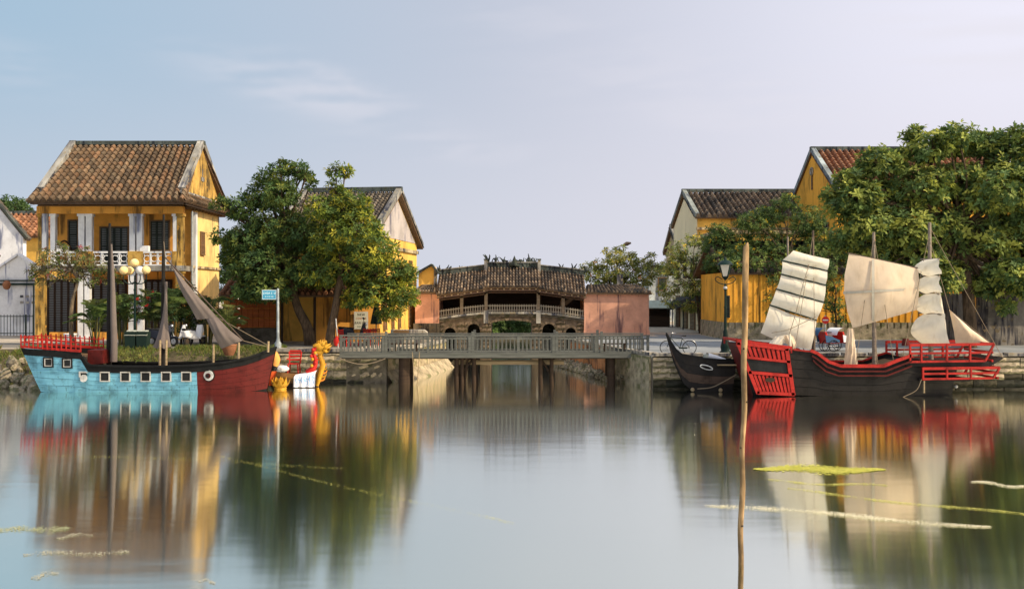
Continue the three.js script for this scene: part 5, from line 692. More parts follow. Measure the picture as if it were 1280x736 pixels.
// little gilded dragon boat beside the quay
{
  const D = 41, C = 41.3, h = new Hull([[336, 461, 344, 483, 0.15], [352, 465.5, 354, 485, 0.32], [372, 467, 372, 485, 0.36], [388, 465, 387, 485, 0.3], [402, 456, 397, 484, 0.08]], D, C);
  const t = thing('dragon_boat', 'small wooden boat with gold and red dragon figurehead by the quay', 'boat', V(X(370, D), 0, -C));
  for (let k = 0; k < 3; k++) h.strake(t, 'hull_plank', [M.darkWood, M.brownWood, bumpy([0.62, 0.34, 0.14], T.wood, 0.004)][k], 0, 1, k / 3 + 0.005, (k + 1) / 3 - 0.005, 0.012, 24); h.deck(t, M.brownWood, 0.03, 0.97, 0.06);
  new B().taper([P(396, 482, D), P(400, 468, D), P(403, 455, D), P(400, 444, D), P(403, 435, D)], [0.07, 0.10, 0.11, 0.10, 0.12], 9, 5).build('dragon_neck', M.gold, t);
  { const b = new B(); b.taper([P(404, 436, D), P(398, 433, D), P(391, 433, D)], [0.2, 0.19, 0.07], 8, 5); b.taper([P(402, 441, D - 0.05), P(396, 440, D - 0.05), P(392, 441, D - 0.05)], [0.12, 0.1, 0.03], 7, 4); b.build('dragon_head', M.gold, t); }
  for (let k = 0; k < 9; k++) { const s = P(398 + 4 * Math.sin(k * 0.5 + 0.4), 476 - k * 4.4, D); new B().taper([s, s.clone().add(V(0.16, 0.05, 0)), s.clone().add(V(0.22, 0.16, 0))], [0.05, 0.04, 0.01], 5, 3).build('neck_fin', k % 2 ? M.gold : M.orangeCloth, t); }
  for (let k = 0; k < 22; k++) { const a = -0.5 + k * 0.13, s = P(402, 436, D); new B().taper([s, s.clone().add(V(Math.cos(a) * 0.2, Math.sin(a) * 0.2, rr(-0.15, 0.15))), s.clone().add(V(Math.cos(a) * rr(0.28, 0.4), Math.sin(a) * 0.34 + 0.04, rr(-0.2, 0.2)))], [0.09, 0.07, 0.015], 6, 3).build('mane_spike', M.gold, t); }
  new B().taper([P(384, 466, D - 0.1), P(392, 459, D - 0.1), P(394, 449, D - 0.1), P(391, 441, D - 0.1), P(395, 434, D - 0.1)], [0.13, 0.13, 0.09, 0.08, 0.05], 9, 5).build('dragon_crest', M.plasticRed, t);
  for (let k = 0; k < 6; k++) new B().ball(P(391 + Math.sin(k * 2) * 3, 437 + k * 4, D - 0.25), 0.07, null, 8).build('crest_knob', k % 2 ? M.gold : M.plasticRed, t);
  const c = thing('red_chair', 'red plastic armchair standing on the small dragon boat', 'chair', P(367, 465, D + 0.2)); { const z = D + 0.3, s = P(367, 466, z), y0 = s.y; const sd = y0 + 0.36, w = 0.22; new B().box(s.x - w, s.x + w, sd, sd + 0.04, -z + 0.2, -z - 0.2).build('seat', M.plasticRed, c); for (const [i, j] of [[-1, 1], [1, 1], [-1, -1], [1, -1]]) new B().bar(V(s.x + i * w, y0, -z + j * 0.2), V(s.x + i * w * 0.9, sd, -z + j * 0.18), 0.04, 0.04).build('leg', M.plasticRed, c); for (const i of [-1, 1]) { new B().bar(V(s.x + i * w, sd, -z - 0.18), V(s.x + i * w * 1.15, sd + 0.5, -z - 0.26), 0.045, 0.045).build('back_post', M.plasticRed, c); new B().bar(V(s.x + i * (w + 0.02), sd + 0.22, -z - 0.2), V(s.x + i * (w + 0.02), sd + 0.22, -z + 0.18), 0.05, 0.035).build('armrest', M.plasticRed, c); } for (const k of [0.14, 0.27, 0.40, 0.5]) new B().box(s.x - w * 1.1, s.x + w * 1.1, sd + k, sd + k + 0.07, -z - 0.2 - k * 0.14, -z - 0.23 - k * 0.14).build('back_slat', M.plasticRed, c); }
  const cv = document.createElement('canvas'); cv.width = cv.height = 256; const g = cv.getContext('2d'); g.fillStyle = '#eef0f6'; g.fillRect(0, 0, 256, 256); g.strokeStyle = '#8fb2dc'; g.lineWidth = 13; g.lineCap = 'round';
  for (let k = 0; k < 7; k++) { g.beginPath(); const a = 30 + k * 32; g.moveTo(a, 60 + 30 * Math.sin(k)); g.bezierCurveTo(a + 30, 90, a - 30, 140, a + 10, 200); g.stroke(); } for (let k = 0; k < 4; k++) { g.beginPath(); g.arc(50 + k * 55, 130 + 30 * Math.sin(k * 3), 24, 0, 4.5); g.stroke(); }
  const ct = new THREE.CanvasTexture(cv); ct.colorSpace = THREE.SRGBColorSpace; const cl = thing('dyed_cloth', 'white cloth with pale blue marks draped over the dragon boat side', 'cloth', P(380, 481, D - 0.4)); const b = new B(); b.ownUV = true; b.grid((u, v) => { const p = P(lerp(367, 394, u), lerp(lerp(469, 463.5, u), 483.5, v), D - 0.42); p.z += 0.05 * Math.sin(u * 19) * v + 0.12 * v; if (v < 0.12) p.z -= (0.12 - v) * 3; return p; }, 26, 12); b.build('cloth', mat([1, 1, 1], ct), cl);
  const bd = thing('white_bundle', 'white cloth bundle lying in the dragon boat next to the chair', 'bundle', P(352, 466, D)); { const gg = new THREE.IcosahedronGeometry(1, 3), p = gg.attributes.position; for (let i = 0; i < p.count; i++) { const n = 0.8 + 0.35 * fbm(p.getX(i) * 0.2 + 0.5, p.getY(i) * 0.2 + p.getZ(i) * 0.13 + 0.5, 9, 9, 3, 5); p.setXYZ(i, p.getX(i) * n * 0.28, p.getY(i) * n * 0.15, p.getZ(i) * n * 0.2); } gg.computeVertexNormals(); const c0 = P(353, 461, D + 0.1); gg.translate(c0.x, c0.y, c0.z); new B().add(gg).build('bundle_cloth', M.whiteCloth, bd); }
  const lt = thing('lotus_float', 'yellow lotus shaped float in front of the blue boat bow', 'float', V(X(350, 39.9), 0, -39.9)); for (let r = 0; r < 2; r++) for (let k = 0; k < 9; k++) { const a = k / 9 * 2 * Math.PI + r * 0.35, o = V(X(350, 39.9), 0.02, -39.9), d = V(Math.cos(a), 0, Math.sin(a)), n = V(-d.z, 0, d.x), bb = new B(); bb.grid((u, v) => { const w = 0.14 * Math.sin(Math.PI * Math.min(1, u * 0.92 + 0.08)) * (v - 0.5) * 2, L = r ? 0.24 : 0.36; return o.clone().addScaledVector(d, 0.06 + L * Math.sin(u * 1.2)).addScaledVector(n, w).add(V(0, (r ? 0.46 : 0.36) * u * u + 0.06 * Math.abs(v - 0.5), 0)); }, 6, 4); bb.build('petal', M.gold, lt); } new B().lathe([[0.01, -0.1], [0.22, -0.08], [0.26, 0.06], [0.1, 0.12], [0.01, 0.14]], V(X(350, 39.9), 0, -39.9), 12).build('base', M.gold, lt);
  const ob = thing('orange_cover', 'orange cloth cover bundled behind the red bow of the blue boat', 'cloth cover', P(341, 456, 40.6)); new B().taper([P(337, 437, 40.6), P(341, 443, 40.6), P(344, 450, 40.6), P(343, 458, 40.6)], [0.12, 0.2, 0.2, 0.12], 9, 5).build('cover', bumpy([0.80, 0.36, 0.10], T.cloth, 0.004), ob); new B().taper([P(343, 457, 40.6), P(341, 463, 40.6)], [0.14, 0.13], 8, 4).build('tie', M.hole, ob);
  const of = thing('orange_pennant', 'orange red triangular pennant hanging beside the yellow lotus float', 'pennant', P(337, 482, 40.1)); const pb = new B(); pb.grid((u, v) => P(lerp(lerp(338, 346, u), lerp(330, 340, u), v), lerp(464, 482, v), 40.1).add(V(0, 0, 0.05 * Math.sin(u * 6 + v * 4))), 6, 8); pb.build('cloth', mat([0.75, 0.14, 0.04], T.cloth), of);
}
// weathered mooring pole in the river
{
  const D = 14.03, t = thing('mooring_pole', 'tall crooked bare wooden pole standing in the river', 'pole', V(X(927, D), 0, -D));
  const pts = [[926, 745], [926.6, 705], [926, 660], [928.6, 610], [928, 560], [931, 510], [930, 460], [931.5, 410], [932, 360], [933, 303]].map(([a, b]) => P(a, b, D)); const cv = new THREE.CatmullRomCurve3(pts), n = 70, R = 12, b = new B();
  b.grid((u, v) => { const c = cv.getPointAt(u), a = v * 2 * Math.PI, k = lerp(0.037, 0.043, u) * (1 + 0.16 * (fbm(v, u, 4, 26, 3, 333) - 0.5) + 0.06 * Math.sin(a * 2 + u * 9)); const cut = u > 0.985 ? (u - 0.985) / 0.015 : 0; return V(c.x + Math.cos(a) * k * (1 - 0.75 * cut) + 0.02 * cut, c.y, c.z + Math.sin(a) * k * (1 - 0.75 * cut)); }, n, R); b.build('shaft', bumpy([0.60, 0.43, 0.25], T.bark, 0.004), t);
  for (const [u, a] of [[0.2, 1.2], [0.42, 2.2], [0.55, 0.9], [0.7, 1.9]]) { const c = cv.getPointAt(u); new B().ball(V(c.x + Math.cos(a) * 0.045, c.y, c.z + Math.sin(a) * 0.045), 0.014, null, 6).build('knot', M.darkWood, t); }
}
// ---------------------------------------------------------------- trees and plants
function leafCloud(clumps, o) {               // rosettes of folded leaves spread through clumps of a crown
  const pos = [], col = []; const { size, pal, per = 8, dens = 1, flower = 0, flowerPal = [[0.75, 0.52, 0.03]], droop = 0.25, wide = 0.42 } = o;
  for (const c of clumps) {
    const vol = Math.pow(c.r.x * c.r.y * c.r.z, 2 / 3), n = Math.round(vol * dens * 270);
    for (let i = 0; i < n; i++) {
      const d = V(rr(-1, 1), rr(-1, 1), rr(-1, 1)); if (d.lengthSq() > 1 || d.lengthSq() < 0.01) { continue; }
      const len = d.length(); d.multiplyScalar(Math.pow(len, 0.45) / len); if (d.y < -0.55) d.y *= 0.75;
      const lump = fbm(d.x * 0.5 + c.p.x * 0.13 + 40, d.y * 0.5 + d.z * 0.41 + c.p.y * 0.17 + 40, 997, 997, 2, 5); const k = 0.72 + 0.62 * lump; if (lump < 0.27) continue;
      const p = V(c.p.x + d.x * c.r.x * k, c.p.y + d.y * c.r.y * k, c.p.z + d.z * c.r.z * k);
      const out = d.clone().multiplyScalar(0.6).add(V(rr(-0.5, 0.5), 0.55 + rr(-0.35, 0.35), rr(-0.5, 0.5))).normalize();
      const sx = V(0, 1, 0).cross(out); if (sx.lengthSq() < 0.01) sx.set(1, 0, 0); sx.normalize(); const sy = out.clone().cross(sx);
      const fl = rnd() < flower * (d.y > -0.2 ? 1 : 0.2), P0 = fl ? flowerPal : pal, base = P0[Math.floor(rnd() * P0.length)], tw = rr(0.78, 1.22);
      for (let j = 0; j < per; j++) {
        const a = j / per * 6.283 + rr(-0.4, 0.4), el = rr(-0.15, 0.75), L = size * rr(0.75, 1.35) * (fl ? 0.8 : 1), W = L * wide * rr(0.8, 1.15);
        const dir = sx.clone().multiplyScalar(Math.cos(a) * Math.cos(el)).addScaledVector(sy, Math.sin(a) * Math.cos(el)).addScaledVector(out, Math.sin(el)).normalize(); dir.y -= droop * rnd(); dir.normalize();
        const w = dir.clone().cross(out).normalize(), up = w.clone().cross(dir), s = p.clone().addScaledVector(out, rr(-0.5, 0.3) * size).addScaledVector(dir, L * 0.12), e = s.clone().addScaledVector(dir, L), m = s.clone().addScaledVector(dir, L * 0.5), f = W * 0.22;
        const l = m.clone().addScaledVector(w, W * 0.5).addScaledVector(up, f), r = m.clone().addScaledVector(w, -W * 0.5).addScaledVector(up, f);
        const kk = tw * rr(0.82, 1.2); for (const v of [s, r, e, s, e, l]) pos.push(v.x, v.y, v.z); for (let q = 0; q < 6; q++) col.push(base[0] * kk, base[1] * kk, base[2] * kk);
      }
    }
  }
  const g = new THREE.BufferGeometry(); g.setAttribute('position', new THREE.Float32BufferAttribute(pos, 3)); g.setAttribute('color', new THREE.Float32BufferAttribute(col, 3)); g.computeVertexNormals(); return g;
}
function tree(name, label, D, trunk, clumps, o) {   // trunk: [px, py, dz, radius] from the foot up; clumps: [px, py, r px, dz]
  const k = D / FOCAL, base = P(trunk[0][0], trunk[0][1], D); if (!o.hang) base.y = Math.min(base.y, QUAY); const t = thing(name, label, o.category || 'tree', base, o.group);
  const tp = trunk.map(([a, b, dz]) => P(a, b, D + (dz || 0))); tp[0].y = base.y - 0.1;
  if (tp.length > 1) new B().taper(tp, trunk.map(q => q[3]), 10, 6).build('trunk', o.bark || M.bark, t);
  const cl = clumps.map(([a, b, r, dz]) => { const dd = D + (dz ?? rr(o.front ?? -1, 1) * r * k * 0.9); return { p: P(a, b, D).setZ(-dd), r: V(r * k * rr(0.84, 1.0), r * k * (o.flat || 0.82) * rr(0.84, 1.0), r * k * rr(0.9, 1.05)) }; });
  for (const c of cl.slice()) if (o.back !== 0) cl.push({ p: c.p.clone().add(V(rr(-0.4, 0.4), rr(-0.3, 0.2), -c.r.z * 1.25 * (o.back || 1))), r: c.r.clone().multiplyScalar(0.9) });
  const fork = tp[tp.length - 1], low = tp[Math.max(0, tp.length - 2)], br = new B();
  for (const c of cl) {
    const s = rnd() < 0.6 ? fork : low.clone().lerp(fork, rr(0.3, 1)), mid = s.clone().lerp(c.p, 0.55).add(V(rr(-0.3, 0.3), rr(-0.1, 0.35), rr(-0.3, 0.3))), R = (o.limb || 0.09) * rr(0.7, 1.2); br.taper([s, mid, c.p], [R, R * 0.6, R * 0.22], 6, 5);
    for (let i = 0; i < 5; i++) { const e = c.p.clone().add(V(rr(-1, 1) * c.r.x, rr(-0.5, 1) * c.r.y, rr(-1, 1) * c.r.z).multiplyScalar(0.85)); br.taper([mid.clone().lerp(c.p, rr(0.4, 1)), c.p.clone().lerp(e, 0.5).add(V(0, rr(0, 0.15), 0)), e], [R * 0.26, R * 0.16, 0.008], 4, 3); }
  }
  if (o.limbs !== false) br.build('branches', o.bark || M.bark, t);
  new B().add(leafCloud(cl, o)).build('crown', M.leaf, t); return t;
}
const DARK = [[0.052, 0.103, 0.028], [0.074, 0.136, 0.033], [0.105, 0.168, 0.038], [0.064, 0.120, 0.040]], LIT_WARM = [[0.24, 0.29, 0.032], [0.33, 0.34, 0.034], [0.15, 0.21, 0.032], [0.44, 0.39, 0.038], [0.095, 0.15, 0.028]], MID = [[0.14, 0.21, 0.052], [0.24, 0.30, 0.068], [0.085, 0.145, 0.044], [0.42, 0.44, 0.085], [0.12, 0.19, 0.058], [0.33, 0.37, 0.075]], PALE = [[0.225, 0.261, 0.066], [0.300, 0.312, 0.072], [0.165, 0.210, 0.054], [0.390, 0.348, 0.090]];
tree('leafy_tree', 'dark green broad tree beside the yellow house with wispy top', 48, [[388, 433, 0, 0.3], [384, 410, 0, 0.24], [372, 385, 0.2, 0.2], [362, 350, 0.3, 0.16], [352, 320, 0.3, 0.12]],
  [[274, 255, 11, 0], [276, 296, 16, 0.4], [298, 262, 19], [330, 222, 17], [352, 210, 13], [372, 214, 14], [384, 222, 8], [318, 245, 22], [355, 245, 24], [310, 300, 28], [340, 285, 38], [332, 332, 38], [298, 338, 22], [282, 322, 12, 0.5], [375, 290, 34], [380, 335, 36], [312, 362, 22], [345, 362, 26], [320, 300, 40, 1.5]], { size: 0.21, pal: DARK.concat([[0.13, 0.17, 0.032], [0.10, 0.15, 0.03], [0.20, 0.22, 0.035]]), dens: 1.35, per: 8, limb: 0.1 });
tree('leafy_tree', 'yellow green round tree next to the left end of the footbridge', 46.6, [[411, 435, 0, 0.26], [414, 410, 0, 0.2], [419, 385, 0.1, 0.18], [424, 350, 0.2, 0.14], [428, 320, 0.2, 0.1]],
  [[419, 214, 12, 0], [418, 234, 11, 0], [405, 262, 24], [432, 262, 22], [445, 250, 16], [448, 290, 32], [415, 300, 32], [470, 315, 32], [435, 335, 38], [482, 345, 30], [500, 366, 20, 0], [506, 340, 14, 0], [465, 368, 26], [438, 375, 20], [490, 385, 16, 0], [400, 340, 26]], { size: 0.20, pal: LIT_WARM.concat([[0.07, 0.12, 0.028], [0.11, 0.16, 0.03], [0.085, 0.14, 0.03]]), dens: 1.4, per: 8, limb: 0.09 });  // leaf colour itself made warmer for the sunlit side of the joined crowns
tree('leafy_tree', 'large spreading green tree at the right edge over the old shed', 45.6, [[1212, 436, 0, 0.34], [1213, 410, 0, 0.29], [1211, 370, 0.1, 0.25], [1206, 330, 0.1, 0.2], [1198, 290, 0.2, 0.15]],
  [[1046, 262, 14, 0], [1062, 225, 20], [1068, 250, 28], [1095, 205, 24], [1125, 200, 24], [1150, 165, 12], [1160, 185, 26], [1190, 172, 22], [1215, 178, 24], [1245, 178, 24], [1275, 170, 18], [1270, 205, 34], [1310, 215, 40], [1105, 245, 36], [1150, 235, 40], [1200, 225, 40], [1240, 240, 42], [1290, 270, 44], [1085, 282, 32], [1130, 288, 40], [1185, 285, 42], [1235, 300, 40], [1275, 318, 36], [1100, 318, 26], [1150, 325, 32], [1190, 335, 26], [1250, 340, 26], [1060, 300, 20], [1315, 320, 40], [1088, 342, 22], [1125, 350, 24], [1172, 352, 24], [1238, 360, 24], [1275, 352, 26], [1150, 368, 14], [1258, 385, 12], [1040, 240, 12, 0]], { size: 0.24, wide: 0.52, pal: MID, dens: 1.0, per: 9, limb: 0.12, flat: 0.74, back: 0.35 });
tree('vine_tree', 'dense dark flowering climber over the low yellow house', 56.0, [[985, 424, -2.3, 0.10], [984, 400, -2.25, 0.09], [982, 360, -2.2, 0.08], [985, 330, -1.2, 0.07]],
  [[988, 252, 14], [968, 268, 20], [1008, 275, 24], [940, 278, 17], [906, 290, 15], [895, 305, 16], [925, 300, 22], [960, 300, 28], [1000, 310, 30], [1030, 300, 22], [900, 326, 15], [938, 330, 24], [975, 340, 26], [1020, 345, 26], [1048, 345, 18], [960, 365, 12], [968, 378, 9], [1042, 375, 14], [1046, 398, 10], [1010, 370, 14], [897, 332, 9, -1.7], [912, 336, 9, -1.8], [928, 338, 9, -1.8], [944, 339, 10, -1.8], [958, 344, 11, -1.9], [985, 345, 12, -1.9], [966, 362, 9, -2.0], [962, 375, 7, -2.0], ...[900, 922, 944, 966, 988, 1010, 1032, 1054].map(p => [p, 321 + 4 * Math.sin(p), 15, -1.0]), ...[910, 935, 960, 1000, 1025, 1048].map(p => [p, 335 + 3 * Math.sin(p), 11, -1.9])], { size: 0.15, pal: DARK.concat(MID.slice(0, 2)), dens: 1.7, per: 8, flower: 0.05, limb: 0.05, front: -0.2, category: 'vine tree' });
tree('street_tree', 'loose light green street tree in front of the street house', 62.4, [[876, 417, 0, 0.11], [874, 400, 0, 0.09], [872, 375, 0, 0.08], [866, 350, 0, 0.06]], [[850, 312, 15], [868, 300, 12], [838, 335, 16], [858, 335, 18], [880, 330, 16], [845, 358, 16], [870, 360, 18], [888, 352, 13], [862, 382, 12], [840, 378, 10], [890, 312, 12]], { size: 0.17, pal: PALE.concat(MID), dens: 0.95, per: 7, limb: 0.04, flower: 0.04 });
tree('street_tree', 'pale green tree growing behind the pink wall of the covered bridge', 71, [[772, 412, 0, 0.14], [771, 385, 0, 0.12], [770, 360, 0, 0.08]], [[733, 336, 10], [750, 330, 11], [768, 322, 13], [785, 326, 12], [800, 334, 13], [815, 330, 9], [742, 348, 12], [762, 342, 15], [782, 346, 16], [802, 350, 14], [722, 342, 6], [758, 314, 5], [776, 311, 6], [792, 318, 5], [810, 322, 6], [826, 333, 5], [818, 345, 8], [770, 358, 16], [748, 360, 10], [795, 364, 12]], { size: 0.2, pal: PALE, dens: 0.8, per: 7, limb: 0.05, flower: 0.02, flowerPal: [[0.5, 0.2, 0.05]] });
tree('leafy_tree', 'dark tree glimpsed in the gap between the yellow house and the leafy tree', 72, [[290, 410, 0, 0.2], [290, 370, 0, 0.15], [290, 345, 0, 0.1]], [[283, 318, 14], [292, 300, 16], [302, 325, 18], [284, 345, 16], [300, 355, 18], [278, 368, 14], [316, 300, 16]], { size: 0.24, pal: DARK.concat([[0.13, 0.17, 0.04]]), dens: 0.9, limb: 0.06 });
tree('leafy_tree', 'distant dark tree rising behind the white houses on the left', 100, [[18, 395, 0, 0.3], [18, 330, 0, 0.25], [15, 280, 0, 0.15]], [[-8, 258, 14], [8, 252, 11], [24, 260, 12], [36, 266, 10], [10, 272, 14], [48, 272, 8], [-20, 270, 16]], { size: 0.3, pal: DARK, dens: 0.7, per: 7, limb: 0.08 });
tree('frangipani', 'crooked pale vine with reddish leaves climbing over the yellow house front', 47.4, [[90, 434, 0, 0.12], [88, 405, 0, 0.1], [90, 375, 0, 0.09], [96, 352, 0, 0.07], [92, 335, 0, 0.05]], [[48, 335, 10, 0], [62, 325, 14, 0], [84, 322, 14, 0], [105, 328, 14, 0], [122, 334, 13, 0], [70, 343, 13, 0], [95, 345, 12, 0], [42, 348, 7, 0], [118, 350, 8, 0], [138, 340, 8, 0], [76, 308, 7, 0], [102, 312, 7, 0], [56, 312, 5, 0], [36, 342, 6, 0], [52, 352, 6, 0], [132, 352, 7, 0], [146, 350, 6, 0], [110, 358, 5, 0], [60, 358, 4, 0], [154, 342, 5, 0]], { size: 0.14, pal: [[0.12, 0.16, 0.035], [0.16, 0.17, 0.04], [0.08, 0.12, 0.03], [0.22, 0.14, 0.05], [0.26, 0.24, 0.10]], dens: 2.6, per: 6, limb: 0.05, back: 0, bark: M.barkPale, flower: 0.06, flowerPal: [[0.45, 0.03, 0.04], [0.55, 0.10, 0.08]], category: 'vine' });
tree('flowering_shrub', 'red flowered shrub behind the twin litter bins', 47.6, [[168, 432, 0.3, 0.04], [167, 410, 0.3, 0.03], [168, 390, 0.3, 0.025]], [[158, 378, 10, 0.2], [175, 376, 11, 0.2], [168, 392, 12, 0.2], [184, 386, 9, 0.2], [150, 390, 9, 0.3], [192, 372, 8, 0.3]], { size: 0.13, pal: DARK, dens: 1.3, per: 7, limb: 0.02, flower: 0.12, flowerPal: [[0.6, 0.02, 0.02], [0.5, 0.04, 0.02]], category: 'shrub' });
tree('garden_bush', 'tall dark bush behind the parked scooters', 48.6, [[226, 430, 0, 0.06], [226, 400, 0, 0.05], [226, 380, 0, 0.04]], [[214, 372, 14], [230, 362, 13], [240, 380, 15], [222, 392, 16], [205, 395, 10], [246, 400, 12], [230, 410, 13]], { size: 0.15, pal: DARK.concat([[0.09, 0.12, 0.03]]), dens: 1.4, limb: 0.03, category: 'bush' });
tree('garden_bush', 'orange tinted bush at the corner of the yellow house', 50.5, [[262, 428, 0, 0.05], [262, 405, 0, 0.04], [262, 385, 0, 0.03]], [[258, 384, 7], [266, 390, 8], [276, 388, 8], [268, 400, 9], [250, 396, 7]], { size: 0.15, pal: [[0.12, 0.10, 0.03], [0.2, 0.12, 0.03], [0.06, 0.08, 0.025], [0.3, 0.16, 0.05]], dens: 1.1, limb: 0.03, category: 'bush' });
tree('garden_bush', 'tall leafy bush hanging over the yellow wall behind the junk sail', 52.6, [[1046, 430, 0, 0.06], [1046, 405, 0, 0.05], [1044, 380, 0, 0.04]], [[1030, 340, 14], [1044, 355, 15], [1040, 380, 13], [1052, 398, 11], [1030, 365, 9], [972, 352, 9, 0.6], [964, 372, 8, 0.6], [966, 390, 6, 0.6]], { size: 0.15, pal: DARK.concat(MID.slice(0, 2)), dens: 1.5, limb: 0.03, back: 0, flower: 0.05, category: 'bush' });
tree('garden_bush', 'small dark bush by the far end of the street', 66, [[885, 415, 0, 0.03], [885, 408, 0, 0.02]], [[884, 405, 5], [890, 400, 5], [893, 390, 4]], { size: 0.15, pal: DARK, dens: 1.2, limb: 0.02, category: 'bush' });
tree('bank_shrub', 'low pale green shrub on the bank behind the blue boat', 40.6, [[168, 455, 0, 0.03], [168, 450, 0, 0.02]], [[152, 449, 8, 0], [166, 445, 9, 0], [178, 449, 8, 0]], { size: 0.10, pal: PALE, dens: 1.6, limb: 0.015, wide: 0.25, back: 0, hang: true, category: 'shrub' });
for (const [px, D2, r, lab] of [[610, 84, 18, 'dark bush at the end of the canal seen through the bridge arch, leftmost'], [632, 86, 21, 'leafy bush at the end of the canal seen through the bridge arch, left of centre'], [655, 85, 20, 'leafy bush at the end of the canal seen through the bridge arch, right of centre'], [680, 83, 19, 'dark bush at the end of the canal seen through the bridge arch, rightmost']]) tree('canal_bush', lab, D2, [[px, 402, 0, 0.08], [px, 395, 0, 0.06]], [[px, 398, r, 0], [px - 6, 408, r * 0.8, -0.4], [px + 7, 406, r * 0.8, -0.3], [px + 1, 386, r * 0.8, 0], [px - 4, 371, r * 0.8, 0.3], [px + 5, 360, r * 0.6, 0]], { size: 0.22, pal: DARK, dens: 0.9, limb: 0.03, back: 0, category: 'bush', group: 'bushes at the canal end' });
function palm(label, px, py, D, n, len, up, cols) {
  const b0 = P(px, py, D); b0.y = QUAY; const t = thing('areca_palm', label, 'palm', b0, 'areca palms before the yellow house');
  for (let k = 0; k < n; k++) {
    const a = k * 2.4 + rr(-0.3, 0.3), stemH = up * rr(0.5, 1.1), s0 = b0.clone().add(V(Math.cos(a) * 0.12, 0, Math.sin(a) * 0.12)), s1 = s0.clone().add(V(Math.cos(a) * 0.15, stemH, Math.sin(a) * 0.15)); if (k % 2 === 0) new B().taper([s0, s1], [0.035, 0.025], 6, 4).build('stem', bumpy([0.24, 0.25, 0.10], T.bark, 0.004), t);
    const L = len * rr(0.7, 1.15), spread = rr(0.35, 1.15), pts = []; for (let i = 0; i <= 8; i++) { const f = i / 8, r = L * (0.12 * f + 0.6 * f * f) * spread; pts.push(s1.clone().add(V(Math.cos(a) * r, L * (1.12 * f - (0.55 + 0.35 * spread) * f * f), Math.sin(a) * r))); }
    const cv = new THREE.CatmullRomCurve3(pts), b = new B(), c0 = cols[k % cols.length]; b.tube(pts, 0.012, 12, 4, [c0[0] * 1.4, c0[1] * 1.3, c0[2]]);
    const pos = [], col = []; for (let i = 2; i < 26; i++) for (const sd of [-1, 1]) { const f = i / 26, p = cv.getPointAt(f), tg = cv.getTangentAt(f), w = tg.clone().cross(V(0, 1, 0)).normalize(), l = len * 0.34 * Math.sin(Math.PI * (0.12 + 0.84 * f)) * rr(0.85, 1.1), e = p.clone().addScaledVector(w, sd * l * 0.82).addScaledVector(tg, l * 0.55).add(V(0, -l * rr(0.05, 0.4), 0)), m = p.clone().lerp(e, 0.45).add(V(0, l * 0.08, 0)), ww = tg.clone().multiplyScalar(0.022); for (const v of [p, m.clone().add(ww), e, p, e, m.clone().sub(ww)]) { pos.push(v.x, v.y, v.z); const q = rr(0.85, 1.2); col.push(c0[0] * q, c0[1] * q, c0[2] * q); } }
    const g = new THREE.BufferGeometry(); g.setAttribute('position', new THREE.Float32BufferAttribute(pos, 3)); g.setAttribute('color', new THREE.Float32BufferAttribute(col, 3)); g.computeVertexNormals(); b.add(g); b.build('frond', M.leaf, t);
  }
}
const PC = [[0.11, 0.17, 0.035], [0.07, 0.125, 0.03], [0.18, 0.21, 0.05], [0.05, 0.09, 0.025]];
palm('bushy areca palm in front of the white house columns, leftmost of the palms', 118, 430, 47.2, 22, 1.35, 1.5, PC); palm('areca palm between the two masts of the blue boat', 152, 430, 48.3, 18, 1.4, 1.9, PC); palm('dark areca palm right of the globe lamp', 190, 430, 48.4, 18, 1.5, 1.9, PC.map(c => c.map(v => v * 0.7))); palm('areca palm behind the second mast of the blue boat', 212, 430, 48, 18, 1.5, 2.0, PC); palm('slender sunlit palm under the dark tree, rightmost of the palms', 283, 430, 47.3, 16, 1.35, 1.3, [[0.16, 0.21, 0.05], [0.10, 0.16, 0.035], [0.22, 0.24, 0.07]]); palm('areca palm at the corner of the yellow house beside the hanging sail', 260, 430, 48.2, 18, 1.4, 1.7, PC);

